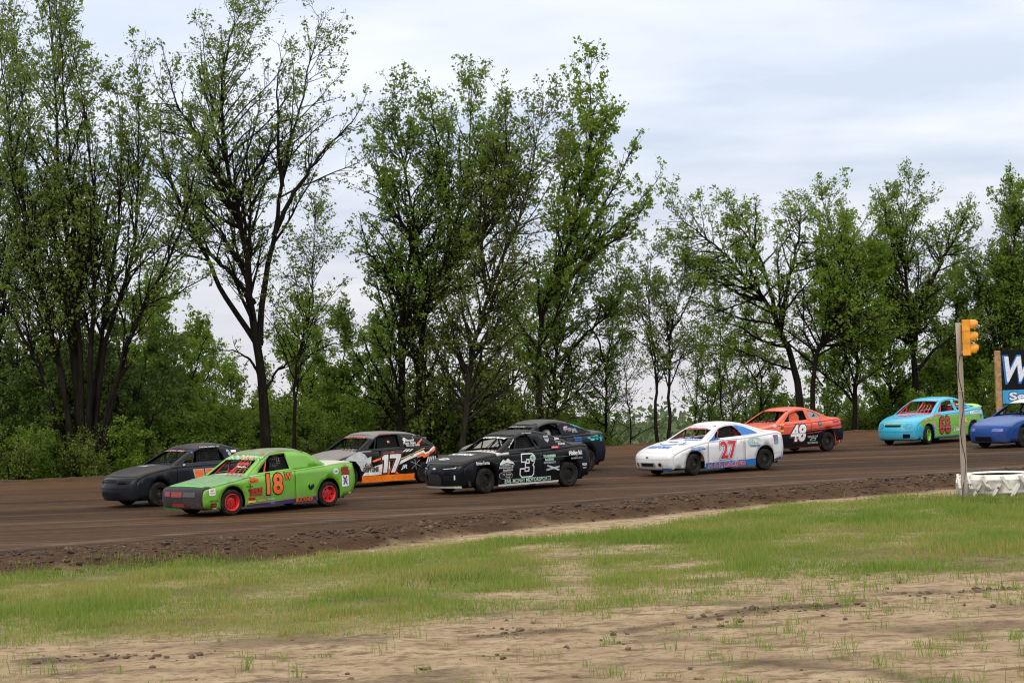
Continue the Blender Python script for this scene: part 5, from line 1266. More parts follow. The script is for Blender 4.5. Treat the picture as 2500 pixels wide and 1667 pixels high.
c.poly('S', rrect(2.06, 2.30, 0.90, 0.955, 0.01), RED, 'sticker', 0.016); c.text('S', 'Hoosier', 2.18, 0.928, 0.18, 0.035, WHITE, 0.02, e=0.02)
c.text('GS', 'Jaks', 2.40, 1.10, 0.16, 0.07, WHITE, 0.03); c.text('GS', 'Jo Perdue', 2.42, 1.035, 0.18, 0.03, WHITE, 0.01); c.text('GS', 'SCHOEN', 2.52, 0.985, 0.24, 0.045, WHITE, 0.02, 0.2)
c.text('S', 'WILSON', 3.2, 0.50, 0.22, 0.06, WHITE, 0.03); c.text('S', 'Customs', 3.2, 0.43, 0.16, 0.035, WHITE, 0.01, 0.2)
c.poly('S', [(1.86, 0.42), (2.28, 0.48), (2.28, 0.52), (1.86, 0.46)], GREY, 'flag_emblem', 0.006); c.poly('S', [(1.88, 0.52), (2.26, 0.40), (2.28, 0.44), (1.90, 0.55)], GREY, 'flag_emblem', 0.008)
c.poly('S', [(0.3, 0.665), (2.6, 0.71), (2.6, 0.72), (0.3, 0.675)], flat('vinyl_dkgreen', (0.02, 0.10, 0.05), 0.4), 'pinstripe', 0.003)
c.text('T', 'THOMPSON', -0.10, 0.02, 0.98, 0.20, WHITE, 0.04, 0.1); c.poly('T', ell(-0.62, 0.02, 0.07, 0.22), WHITE, 'sticker', 0.008); c.text('T', 'Farm Bureau', -0.62, 0.02, 0.32, 0.06, BLACK, 0.02, e=0.013)
c.text('WS', 'CASSIDY Racing', 0.87, -0.02, 1.0, 0.12, WHITE, 0.03, 0.15, e=0.014); c.text('GS', 'Jim Cassidy', 0.84, 1.06, 0.32, 0.04, WHITE, 0.02, 0.1, rot=0.62)
c.text('GT', '3', 1.55, 0.0, 0.34, 0.34, WHITE, 0.05); c.text('GS', 'Jim Cassidy', 1.45, 1.262, 0.34, 0.03, WHITE, 0.01, 0.2)
for sg in (-1, 1):
    c.poly('F', [(sg*0.34, 0.585), (sg*0.68, 0.60), (sg*0.70, 0.64), (sg*0.64, 0.615), (sg*0.36, 0.60)], CHROME, 'headlight', 0.008)
    c.poly('F', [(sg*0.30, 0.57), (sg*0.70, 0.585), (sg*0.72, 0.655), (sg*0.32, 0.63)], DARKLENS, 'headlight_opening', 0.005); c.poly('F', box4(*sorted((sg*0.66, sg*0.69)), 0.36, 0.46), CHROME, 'fog_lamp', 0.008)
    c.poly('F', [(sg*0.34, 0.34), (sg*0.62, 0.34), (sg*0.60, 0.45), (sg*0.36, 0.47)], DARKLENS, 'bumper_vent', 0.005)
c.poly('F', [(-0.07, 0.585), (-0.02, 0.585), (-0.02, 0.575), (0.02, 0.575), (0.02, 0.585), (0.07, 0.585), (0.06, 0.61), (0.02, 0.61), (0.02, 0.62), (-0.02, 0.62), (-0.02, 0.61), (-0.06, 0.61)], CHROME, 'bow_emblem', 0.008)
c.poly('F', [(-0.28, 0.24), (0.28, 0.24), (0.30, 0.40), (0.2, 0.48), (-0.2, 0.48), (-0.30, 0.40)], flat('mesh_black', (0.02, 0.02, 0.02), 0.7), 'grille', 0.006)
c.net(1.02, 1.50, 0.96, 1.17, NETB, 7, 6)
c.place((1188, 1204), (1379, 1188)); CAR3 = c

# ------------------------------------------------ dark car with teal lettering
prof, green = coupe(nose=-0.98, tail=3.50, hood0=0.70, cowl=0.90, belt=0.92, deck=1.00, roof=1.33, bump=0.52, wb=2.62, ws=(0.26, 1.02), rf=(1.5, 2.05), bl=3.05, rdrop=0.03)
NVY = C_('paint_ink_navy', (0.006, 0.008, 0.015), rough=0.25, dirt=0.03)
c = Car('navy_race_car', 'ink dark coupe with teal star lettering, behind the black number 3 car', dict(hs=0.14, wb=2.62, prof=prof, green=green, gz=(0.88, 1.305), body=NVY, mats={'hood': C_('hood_dusty_blue', (0.16, 0.15, 0.14), rough=0.55, dirt=0.5), 'roof': C_('roof_dusty_navy', (0.07, 0.07, 0.075), rough=0.5, dirt=0.5), 'deck': C_('roof_dusty_navy', (0.07, 0.07, 0.075))},
    windows=[[(0.62, 0.95), (1.05, 1.20), (1.4, 1.245), (1.72, 1.25), (1.80, 0.965)]], tyre=0.31, arch=0.36, door=(0.5, 1.85)))
c.poly('S', [(-0.86, 0.60), (-0.2, 0.72), (0.2, 0.78), (0.2, 0.70), (-0.3, 0.62), (-0.84, 0.52)], BLUE, 'stripe', 0.006)
c.poly('GS', [(1.86, 1.235), (2.0, 1.245), (2.72, 1.03), (2.78, 0.985), (1.90, 0.975)], NVY, 'sail_panel', 0.003)
c.text('GS', 'Speed Demon', 2.16, 1.075, 0.46, 0.08, NVY, 0.02, name='lettering', layers=[(0.10, WHITE)]); c.text('GS', 'Graphix', 2.32, 1.02, 0.20, 0.04, NVY, 0.01, layers=[(0.09, WHITE)])
c.poly('GS', [(1.92, 1.14), (2.0, 1.17), (2.10, 1.16), (2.08, 1.12), (1.96, 1.11)], PINK, 'sticker', 0.008); c.text('GS', 'FIESTA', 2.42, 1.155, 0.36, 0.035, TEAL, 0.03, rot=-0.28)
c.text('S', 'Rockside', 2.30, 0.88, 0.28, 0.05, BLUE, 0.04); c.text('S', 'Express', 2.32, 0.82, 0.24, 0.05, BLUE, 0.04); c.text('S', 'Trucking', 2.32, 0.765, 0.26, 0.04, BLUE, 0.04)
c.poly('S', [(2.62, 0.86), (3.10, 0.92), (3.16, 0.86), (3.10, 0.84), (3.14, 0.80), (2.78, 0.78), (2.74, 0.82)], TEAL, 'swoosh', 0.006); c.text('S', 'AMERICAN', 2.92, 0.86, 0.36, 0.05, NVY, 0.02, e=0.011)
st = []
for k in range(10):
    q = 0.10 if k % 2 == 0 else 0.04; a = R(90+36*k); st.append((3.26+q*math.cos(a), 0.82+q*math.sin(a)))
c.poly('S', st, TEAL, 'star', 0.008)
c.text('GT', '11', 1.6, 0.0, 0.4, 0.35, flat('vinyl_dusty_blue', (0.16, 0.26, 0.32), 0.5), 0.04); c.text('WS', 'AMERICAN', 0.88, 0.1, 0.8, 0.09, GREY, 0.02, e=0.014)
c.place(rear=(1430, 1150), yaw=38); NAVYCAR = c

# ------------------------------------------------ white car 27
prof = [(-0.84, 0.17, 'bumper'), (-0.92, 0.24, 'bumper'), (-0.95, 0.44, 'bumper'), (-0.90, 0.56, 'hood'), (-0.62, 0.67, 'hood'), (-0.1, 0.78, 'hood'), (0.40, 0.86, 'cowl'), (0.52, 0.865, 'belt'), (1.9, 0.91, 'belt'), (2.70, 0.97, 'deck'), (2.95, 0.995, 'deck'), (3.30, 0.97, 'tail'), (3.42, 0.90, 'tail'), (3.46, 0.60, 'tail'), (3.42, 0.34, 'tail'), (3.34, 0.26, 'tail')]
green = [(0.24, 0.84, 'wind'), (0.98, 1.21, 'roof'), (1.42, 1.285, 'roof'), (1.90, 1.265, 'back'), (2.92, 0.97, 'back')]
WHT = C_('paint_white', (0.64, 0.65, 0.68), rough=0.3, dirt=0.28, coat=0.3)
PINKIN = flat('interior_pink', (0.60, 0.36, 0.36), 0.7)
c = Car('white_race_car', 'white race car with red number 27 and blue skirt', dict(hs=0.04, wb=2.53, prof=prof, green=green, gz=(0.84, 1.265), gw=(0.785, 0.55), body=WHT, inner=PINKIN, mats={}, windows=[[(0.70, 0.915), (0.80, 1.02), (1.0, 1.145), (1.30, 1.195), (1.56, 1.20), (1.70, 1.10), (1.80, 0.955), (1.78, 0.935), (0.76, 0.90)]],
    rear_open=False, seatm=flat('seat_red', (0.22, 0.03, 0.035), 0.7), dashm=PINKIN, cage=flat('cage_maroon', (0.20, 0.03, 0.035), 0.5), bowF=0.22, bowR=0.2, bars=0, steer=14, arch=0.37, archf=0.36, tyre=0.285, door=(0.5, 1.80), sill=0.19, sec=[0.95, 0.985, 1.0, 0.985, 0.95]))
c.text('S', '27', 1.18, 0.60, 0.58, 0.46, RED, 0.03, name='number', layers=[(0.085, BLUE), (0.06, WHITE)])
c.poly('S', [(0.36, 0.145), (2.17, 0.145), (2.15, 0.33), (0.36, 0.30)], BLUE, 'side_skirt', 0.010)
c.text('S', 'H & R RACING', 1.12, 0.225, 1.30, 0.12, RED, 0.02, e=0.016, layers=[(0.055, WHITE)])
c.poly('GS', [(1.58, 1.205), (1.72, 1.205), (1.95, 1.155), (2.22, 1.06), (2.42, 0.975), (1.80, 0.94), (1.78, 0.955), (1.70, 1.08)], BLUE, 'quarter_window_panel', 0.005)
c.poly('GS', [(0.56, 0.885), (0.72, 0.885), (0.70, 0.93), (0.78, 1.02), (0.90, 1.10)], BLUE, 'door_corner_panel', 0.005)
c.poly('S', [(0.50, 0.845), (0.96, 0.88), (0.70, 0.93), (0.6, 0.90)], BLUE, 'door_corner_panel', 0.005)
c.poly('S', ell(2.14, 0.76, 0.24, 0.14), PALE, 'round_emblem', 0.005); c.poly('S', ell(2.14, 0.76, 0.21, 0.115), flat('vinyl_ice', (0.45, 0.56, 0.62), 0.5), 'emblem_field', 0.008); c.text('S', 'PK', 2.16, 0.78, 0.22, 0.12, WHITE, 0.05, 0.2, e=0.012, layers=[(0.09, NAVY)]); c.text('S', 'CONSTRUCTION', 2.14, 0.655, 0.36, 0.045, NAVY, 0.03, e=0.012)
c.poly('S', [(2.84, 0.90), (3.14, 0.90), (3.16, 0.82), (3.14, 0.66), (2.90, 0.66), (2.90, 0.86)], flat('vinyl_flagblue', (0.12, 0.22, 0.36), 0.5), 'sticker', 0.006); c.poly('S', [(2.86, 0.885), (3.02, 0.885), (3.02, 0.80), (2.92, 0.76)], flat('vinyl_flagred', (0.45, 0.07, 0.13), 0.5), 'sticker_field', 0.010); c.text('S', 'RACING', 3.02, 0.70, 0.2, 0.05, PALE, 0.02, e=0.010)
c.text('S', "Robert O'Dell Jr.", 0.10, 0.705, 0.46, 0.055, BLUE, 0.01, 0.15); c.poly('S', [(-0.13, 0.625), (0.38, 0.645), (0.38, 0.685), (-0.13, 0.665)], BLUE, 'sticker', 0.006); c.text('S', 'Trucking', 0.12, 0.655, 0.26, 0.03, WHITE, 0.01, e=0.010)
c.poly('T', ell(-0.02, 0.0, 0.27, 0.46), BLUE, 'hood_emblem', 0.006); c.poly('T', ell(-0.02, 0.0, 0.245, 0.43), WHITE, 'hood_emblem_field', 0.009)
c.text('T', 'Stockers', 0.08, 0.06, 0.46, 0.08, NAVY, 0.02, 0.3, e=0.012); c.poly('T', [(-0.02, -0.30), (0.05, -0.05), (0.02, 0.28), (-0.06, 0.10)], BLUE, 'car_silhouette', 0.012); c.text('T', 'MINNESOTA RACING', -0.17, 0.0, 0.66, 0.06, NAVY, 0.03, e=0.012)
c.text('T', 'BLUE OVAL', -0.47, 0.02, 0.92, 0.20, BLUE, 0.05, 0.1); c.text('T', 'JK', -0.14, -0.55, 0.18, 0.22, BLUE, 0.03, 0.2)
c.text('WS', 'Robinette', 0.875, 0.0, 0.92, 0.11, RED, 0.04, 0.25, e=0.014, layers=[(0.08, NAVY)])
c.poly('WS', [(0.03, -0.60), (0.16, -0.60), (0.20, -0.08), (0.07, -0.08)], BLUE, 'windshield_sticker', 0.0); c.text('WS', 'H & R Racing', 0.12, -0.34, 0.44, 0.07, WHITE, 0.03, e=0.006)
c.text('GT', '27', 1.5, 0.0, 0.56, 0.42, flat('roof_pink', (0.50, 0.16, 0.20), 0.5), 0.04); c.text('GT', 'Lil Robinette', 1.18, -0.25, 0.4, 0.05, flat('roof_pink', (0.50, 0.16, 0.20), 0.5), 0.01)
c.poly('F', rrect(-0.34, 0.34, 0.25, 0.37, 0.05), flat('mouth_grey', (0.20, 0.20, 0.20), 0.6), 'grille_surround', 0.006); c.poly('F', rrect(-0.27, 0.27, 0.275, 0.35, 0.02), DARKLENS, 'grille', 0.010)
for sg in (-1, 1): c.poly('F', ell(sg*0.50, 0.315, 0.085, 0.065), GREY, 'fog_lamp_ring', 0.006); c.poly('F', ell(sg*0.50, 0.315, 0.05, 0.045), DARKLENS, 'fog_lamp_opening', 0.010)
c.poly('F', ell(0.0, 0.50, 0.06, 0.018), BLACK, 'badge', 0.008); c.poly('F', [(-0.80, 0.17), (-0.52, 0.17), (-0.52, 0.225), (-0.80, 0.225)], BLUE, 'bumper_patch', 0.006)
c.poly('F', box4(-0.78, 0.78, 0.447, 0.455), GREY, 'bumper_seam', 0.004); c.poly('S', [(2.86, 0.42), (3.30, 0.44), (3.30, 0.45), (2.86, 0.43)], GREY, 'bumper_seam', 0.004); c.poly('S', [(2.88, 0.24), (3.30, 0.26), (3.28, 0.33), (2.88, 0.28)], NAVY, 'bumper_patch', 0.004)
c.net(1.02, 1.50, 0.93, 1.16, NETB, 7, 6, wd=0.03)
c.place((1697, 1160), (1859, 1147)); WHITECAR = c

# ------------------------------------------------ orange and black car 48
prof, green = coupe(nose=-0.92, tail=3.36, hood0=0.66, cowl=0.88, belt=0.90, deck=0.97, roof=1.30, bump=0.50, wb=2.50, ws=(0.22, 0.98), rf=(1.42, 1.95), bl=2.85, rdrop=0.02)
ORG = C_('paint_orange', (0.60, 0.060, 0.016), rough=0.3, dirt=0.26, coat=0.3)
c = Car('orange_race_car', 'orange over black race car with white number 48 and orange window net', dict(hs=0.1, wb=2.50, prof=prof, green=green, gz=(0.86, 1.275), body=ORG, mats={'tail': GLOSSB}, windows=[[(0.60, 0.925), (1.0, 1.155), (1.32, 1.21), (1.66, 1.215), (1.70, 0.955)], [(1.84, 1.20), (1.98, 1.19), (2.24, 1.10), (2.38, 1.02), (2.34, 0.99), (1.88, 0.975), (1.83, 1.02)]],
    banner=0.08, bars=3, sill=0.17, tyre=0.30, arch=0.36, door=(0.5, 1.78)))
c.poly('S', [(-0.84, 0.20), (-0.36, 0.20), (-0.36, 0.40), (-0.2, 0.55), (0.0, 0.64), (0.25, 0.55), (0.36, 0.19), (2.13, 0.19), (2.15, 0.40), (2.3, 0.58), (2.5, 0.655), (2.7, 0.6), (2.85, 0.45), (2.88, 0.30), (3.34, 0.34), (3.38, 0.66), (2.2, 0.66), (-0.80, 0.52)], GLOSSB, 'lower_paint', 0.004)
c.poly('S', [(1.5, 0.645), (3.38, 0.755), (3.38, 0.775), (1.5, 0.66)], BLACK, 'pinstripe', 0.006); c.poly('S', [(1.2, 0.54), (2.2, 0.60), (2.2, 0.607), (1.2, 0.547)], ORANGE, 'pinstripe', 0.008)
c.text('S', '48', 1.18, 0.60, 0.70, 0.48, WHITE, 0.045, 0.22, name='number', layers=[(0.10, MAROON), (0.075, BLACK)])
c.poly('S', box4(0.62, 1.74, 0.583, 0.594), MAROON, 'number_cut', 0.022)
c.text('S', 'DEALER OF', 1.80, 0.475, 0.42, 0.06, GREY, 0.03); c.text('S', 'RICHMOND', 1.80, 0.30, 0.44, 0.06, GREY, 0.03); c.poly('S', [(1.66, 0.36), (1.90, 0.36), (1.94, 0.43), (1.74, 0.43)], PALE, 'emblem', 0.006); c.poly('S', [(1.69, 0.37), (1.88, 0.37), (1.915, 0.42), (1.75, 0.42)], BLACK, 'emblem_field', 0.009)
c.poly('S', ell(2.16, 0.83, 0.07, 0.075), NAVY, 'sticker', 0.006); c.poly('S', ell(2.16, 0.835, 0.035, 0.035), GREY, 'sticker_field', 0.009); c.text('S', 'Kemmer', 2.34, 0.83, 0.16, 0.04, PINK, 0.01)
c.text('S', 'Kinsley', 2.95, 0.85, 0.42, 0.10, MAROON, 0.02, 0.3)
c.poly('S', rrect(0.42, 0.60, 0.84, 0.88, 0.01), YELLOW, 'sticker', 0.006); c.poly('S', ell(0.52, 0.77, 0.07, 0.04), MAROON, 'sticker', 0.006); c.poly('S', rrect(0.42, 0.58, 0.66, 0.71, 0.01), YELLOW, 'sticker', 0.006); c.poly('S', ell(0.20, 0.84, 0.09, 0.05), CHROME, 'sticker', 0.006)
GLASSP = flat('quarter_window_grey', (0.20, 0.23, 0.27), 0.25)
c.poly('GS', [(1.84, 1.20), (1.98, 1.19), (2.24, 1.10), (2.38, 1.02), (2.34, 0.99), (1.88, 0.975), (1.83, 1.02)], GLASSP, 'quarter_window', -0.012); c.poly('GS', [(1.98, 1.03), (2.14, 1.04), (2.10, 1.12)], BLACK, 'arrow_emblem', -0.006)
c.net(0.98, 1.36, 0.93, 1.15, NETO, 7, 6, wd=0.030)
c.text('GT', '48', 1.5, 0.0, 0.5, 0.35, WHITE, 0.05)
mb = MB(); mb.box((2.86-c.cx, -0.60, 1.0), (3.36-c.cx, 0.60, 1.02), Matrix.Rotation(R(1.2), 4, 'Y')); mb.box((2.9-c.cx, -0.5, 0.94), (2.98-c.cx, -0.46, 1.0)).box((2.9-c.cx, 0.46, 0.94), (2.98-c.cx, 0.5, 1.0)); mb.build('rear_spoiler', ORG, c.root)
mb = MB(); mb.lathe([(0.0, 0.05), (0.035, 0.045), (0.05, 0.01), (0.05, -0.02)], 12, Matrix.Translation((2.78-c.cx, -0.52, 1.01))); mb.build('fuel_cap', CHROME, c.root, smooth=True)
c.place(rear=(2018, 1101), yaw=37); ORANGECAR = c

# ------------------------------------------------ turquoise and green car 68
prof, green = coupe(nose=-0.88, tail=3.52, hood0=0.66, cowl=0.90, belt=0.93, deck=1.02, roof=1.36, bump=0.50, wb=2.64, ws=(0.20, 0.98), rf=(1.55, 2.1), bl=2.95, rdrop=0.02)
CYAN = C_('paint_turquoise', (0.02, 0.36, 0.56), rough=0.32, dirt=0.28, coat=0.25); REDIN = flat('interior_red', (0.62, 0.045, 0.07), 0.6)
LIM2 = flat('vinyl_grass_green', (0.17, 0.42, 0.05), 0.45); GRIM = flat('rim_green', (0.22, 0.55, 0.06), 0.4)
c = Car('turquoise_race_car', 'turquoise and green race car with red number 68 and red cage', dict(hs=0.1, wb=2.64, prof=prof, green=green, gz=(0.88, 1.335), body=CYAN, inner=REDIN, windows=[[(0.62, 0.95), (1.04, 1.22), (1.4, 1.27), (1.62, 1.275), (1.68, 0.975)], [(1.80, 1.265), (2.05, 1.25), (2.42, 1.12), (2.56, 1.04), (2.52, 1.005), (1.84, 0.98)]],
    cage=flat('cage_scarlet', (0.66, 0.045, 0.045), 0.45), banner=0.07, pw=0.07, pillar=CYAN, rimf=GRIM, rimr=GRIM, holesf=6, holesr=6, hub=flat('hub_green', (0.06, 0.14, 0.02), 0.5), steer=14, mats={'banner': flat('cage_scarlet', (0.66, 0.045, 0.045), 0.45), 'cowl': flat('cage_scarlet', (0.66, 0.045, 0.045), 0.45)}, seatm=flat('seat_scarlet', (0.4, 0.03, 0.04), 0.7), dashm=flat('dash_maroon', (0.10, 0.015, 0.02), 0.6), sill=0.18, bowF=0.32, door=(0.5, 1.78), tyre=0.30))
c.poly('S', [(0.36, 0.24), (2.3, 0.24), (2.3, 0.5), (2.5, 0.66), (2.8, 0.66), (2.95, 0.52), (3.34, 0.54), (3.36, 0.76), (2.9, 0.84), (2.3, 0.80), (1.7, 0.86), (1.0, 0.84), (0.45, 0.85), (0.15, 0.77), (-0.25, 0.74), (-0.58, 0.70), (-0.62, 0.66), (-0.50, 0.58), (-0.52, 0.50), (-0.42, 0.52), (-0.34, 0.56), (-0.24, 0.62), (0.02, 0.66), (0.25, 0.60), (0.34, 0.5)], LIM2, 'livery_panel', 0.004)
SIX = [(0.95, 0.98), (0.55, 1.0), (0.22, 0.88), (0.04, 0.62), (0.0, 0.34), (0.12, 0.10), (0.40, 0.0), (0.70, 0.04), (0.94, 0.20), (1.0, 0.38), (0.90, 0.55), (0.66, 0.62), (0.50, 0.60), (0.60, 0.76), (0.92, 0.80)]
EIGHT = [(0.5, 1.0), (0.24, 0.96), (0.06, 0.82), (0.06, 0.66), (0.20, 0.53), (0.04, 0.40), (0.0, 0.22), (0.14, 0.06), (0.5, 0.0), (0.86, 0.06), (1.0, 0.22), (0.96, 0.40), (0.80, 0.53), (0.94, 0.66), (0.94, 0.82), (0.76, 0.96)]
BRICK = flat('vinyl_brick', (0.42, 0.03, 0.02), 0.5)
c.digit('S', SIX, 0.74, 0.56, 0.27, 0.50, [(0.03, BLACK), (0.0, BRICK)], holes=[ell(0.5, 0.30, 0.13, 0.07, 12)])
c.digit('S', EIGHT, 1.08, 0.57, 0.30, 0.52, [(0.03, BLACK), (0.0, BRICK)], holes=[ell(0.5, 0.27, 0.10, 0.06, 12), ell(0.5, 0.75, 0.09, 0.05, 12)])
c.text('S', 'MIRACLE LANES', 2.88, 0.87, 0.86, 0.11, WHITE, 0.05, 0.1, e=0.010); c.text('S', 'HYDRO WORLD', -0.02, 0.765, 0.58, 0.07, YELLOW, 0.03, e=0.010, rot=0.12, layers=[(0.08, ORANGE)])
c.text('S', 'Z Electric', 1.72, 0.41, 0.56, 0.11, WHITE, 0.03, e=0.010); c.poly('S', ell(0.33, 0.60, 0.06, 0.085), PINK, 'sticker', 0.010); c.poly('S', ell(-0.38, 0.60, 0.05, 0.04), ORANGE, 'sticker', 0.010)
c.poly('S', [(2.12, 0.72), (2.22, 0.74), (2.2, 0.66), (2.26, 0.6), (2.12, 0.62)], YELLOW, 'sticker', 0.010)
c.poly('S', [(0.36, 0.485), (2.2, 0.50), (2.2, 0.507), (0.36, 0.492)], PALE, 'trim_line', 0.026)
c.poly('F', rrect(-0.34, 0.34, 0.575, 0.635, 0.02), DARKLENS, 'grille', 0.006); c.poly('F', [(-0.40, 0.66), (0.40, 0.66), (0.36, 0.685), (-0.36, 0.685)], LIM2, 'stripe', 0.008)
c.poly('F', [(-0.42, 0.24), (-0.64, 0.24), (-0.66, 0.36), (-0.44, 0.37)], DARKLENS, 'fog_lamp_opening', 0.006); c.poly('F', box4(-0.74, 0.74, 0.425, 0.435), flat('cyan_seam', (0.01, 0.2, 0.33), 0.5), 'bumper_seam', 0.004)
for sg in (-1, 1): c.poly('F', ell(sg*0.56, 0.60, 0.13, 0.065), flat('lamp_cyan', (0.02, 0.30, 0.48), 0.25), 'headlight', 0.010); c.poly('F', ell(sg*0.56, 0.60, 0.145, 0.078), flat('cyan_seam', (0.01, 0.2, 0.33), 0.5), 'headlight_ring', 0.006)
c.text('T', 'HIT', 0.02, 0.05, 0.66, 0.20, RED, 0.05); c.text('T', 'HIT', 0.02, 0.05, 0.60, 0.16, PINK, 0.03, e=0.013); c.text('T', 'REALTY', -0.22, 0.05, 0.60, 0.10, flat('vinyl_lilac', (0.25, 0.25, 0.6), 0.5), 0.05)
c.poly('GT', rrect(1.3, 1.7, -0.28, 0.28, 0.05), flat('roof_salmon', (0.55, 0.22, 0.20), 0.6), 'roof_number', 0.006)
mb = MB(); 
for k in range(9):
    y0, y1 = -0.66+k*0.1467, -0.66+(k+1)*0.1467; zz = lambda y: 1.175-0.10*(abs(y)/0.66)**4
    V = [(x-c.cx, y, zz(y)+dz) for y in (y0, y1) for x, dz in ((3.06, 0.0), (3.20, 0.03), (3.42, 0.025), (3.40, -0.01), (3.08, -0.02))]
    mb.add(V, [(0, 1, 6, 5), (1, 2, 7, 6), (2, 3, 8, 7), (3, 4, 9, 8), (4, 0, 5, 9)]+([(0, 4, 3, 2, 1)] if k == 0 else [])+([(5, 6, 7, 8, 9)] if k == 8 else []))
for sg in (-1, 1): mb.box((3.14-c.cx, sg*0.62-0.03, 0.98), (3.36-c.cx, sg*0.62+0.03, 1.10))
mb.build('rear_spoiler', flat('spoiler_green', (0.30, 0.55, 0.12), 0.45), c.root)
c.place(front=(2262, 1085), yaw=45); TURQ = c

# ------------------------------------------------ blue car at the right border
prof, green = coupe(nose=-0.98, tail=3.55, hood0=0.62, cowl=0.87, belt=0.90, deck=0.97, roof=1.32, bump=0.44, wb=2.64, ws=(0.22, 1.0), rf=(1.5, 2.1), bl=2.9)
BLU = C_('paint_blue', (0.004, 0.042, 0.20), rough=0.42, dirt=0.16)
c = Car('blue_race_car', 'plain blue race car entering at the right border', dict(hs=0.08, wb=2.64, prof=prof, green=green, gz=(0.85, 1.295), body=BLU, mats={'hood': C_('hood_blue', (0.022, 0.082, 0.27), rough=0.4, dirt=0.1), 'roof': C_('roof_white', (0.6, 0.6, 0.62), rough=0.5, dirt=0.3)}, windows=[[(0.60, 0.93), (1.04, 1.19), (1.4, 1.24), (1.66, 1.24), (1.72, 0.955)], [(1.84, 1.22), (2.05, 1.20), (2.42, 1.05), (2.40, 0.98), (1.86, 0.965)]],
    banner=0.10, steer=5, bowF=0.34, tyre=0.31, sill=0.18))
c.poly('F', rrect(-0.36, 0.34, 0.23, 0.36, 0.02), DARKLENS, 'grille', 0.006); c.poly('F', box4(-0.74, 0.74, 0.455, 0.463), flat('blue_seam', (0.01, 0.025, 0.14), 0.5), 'bumper_seam', 0.004)
for sg in (-1, 1): c.poly('F', [(sg*0.34, 0.50), (sg*0.68, 0.50), (sg*0.66, 0.58), (sg*0.36, 0.59)], flat('lamp_blue', (0.05, 0.09, 0.34), 0.35), 'headlight_cover', 0.006)
c.place(front=(2496, 1092), yaw=38); BLUECAR = c

# ------------------------------------------------ drivers
def skin_mesh(verts, edges, radii, root=0, sub=1):
    me = bpy.data.meshes.new('body'); me.from_pydata(verts, edges, []); o = bpy.data.objects.new('body_tmp', me); COL.objects.link(o)
    m = o.modifiers.new('s', 'SKIN'); m.use_smooth_shade = True
    sk = me.skin_vertices[0].data
    for i, q in enumerate(radii): sk[i].radius = (q, q)
    sk[root].use_root = True
    s2 = o.modifiers.new('d', 'SUBSURF'); s2.levels = sub; s2.render_levels = sub
    bpy.context.view_layer.update(); dg = bpy.context.evaluated_depsgraph_get()
    out = bpy.data.meshes.new_from_object(o.evaluated_get(dg)); bpy.data.objects.remove(o); return out
def driver_mesh():
    V, E, Q = [], [], []
    def v(p, q): V.append(p); Q.append(q); return len(V)-1
    def e(a, b_): E.append((a, b_)); return b_
    pel = v((0, 0, 0.08), 0.15); sp = e(pel, v((0.03, 0, 0.30), 0.145)); ch = e(sp, v((0.07, 0, 0.50), 0.155)); nk = e(ch, v((0.07, 0, 0.64), 0.065)); e(nk, v((0.06, 0, 0.74), 0.07))
    for sg in (-1, 1):
        sh = e(ch, v((0.07, sg*0.18, 0.55), 0.075)); el = e(sh, v((-0.14, sg*0.24, 0.36), 0.052)); wr = e(el, v((-0.36, sg*0.17, 0.42), 0.036)); pm = e(wr, v((-0.43, sg*0.16, 0.44), 0.034))
        for k in range(4): e(e(pm, v((-0.49, sg*(0.16-0.012+0.018*(k-1.5)), 0.455-0.004*k), 0.009)), v((-0.475-0.004*k, sg*(0.13+0.018*(k-1.5)), 0.425), 0.008))
        e(pm, v((-0.45, sg*0.115, 0.46), 0.010))
        hp = e(pel, v((-0.05, sg*0.10, 0.06), 0.10)); kn = e(hp, v((-0.42, sg*0.13, 0.20), 0.07)); an = e(kn, v((-0.74, sg*0.11, 0.0), 0.048)); e(an, v((-0.86, sg*0.11, 0.06), 0.04))
    return skin_mesh(V, E, Q)
DRV = driver_mesh(); DRV.name = 'driver_body'
mb = MB(); mb.lathe([(0.0, 0.135), (0.06, 0.128), (0.105, 0.09), (0.128, 0.03), (0.13, -0.03), (0.12, -0.09), (0.095, -0.125)], 20); HEL = bpy.data.meshes.new('helmet'); HEL.from_pydata(np.concatenate(mb.V).tolist(), [], mb.F); HEL.polygons.foreach_set('use_smooth', np.ones(len(HEL.polygons), bool))
mb = MB(); th = np.linspace(R(115), R(245), 9); mb.add([(0.136*math.cos(t), 0.136*math.sin(t), z) for z in (-0.03, 0.055) for t in th], [(i, i+1, 10+i, 9+i) for i in range(8)]); VIS = bpy.data.meshes.new('visor'); VIS.from_pydata(np.concatenate(mb.V).tolist(), [], mb.F)
for me_ in (DRV, HEL, VIS): me_.materials.append(MATS['interior_dark'])
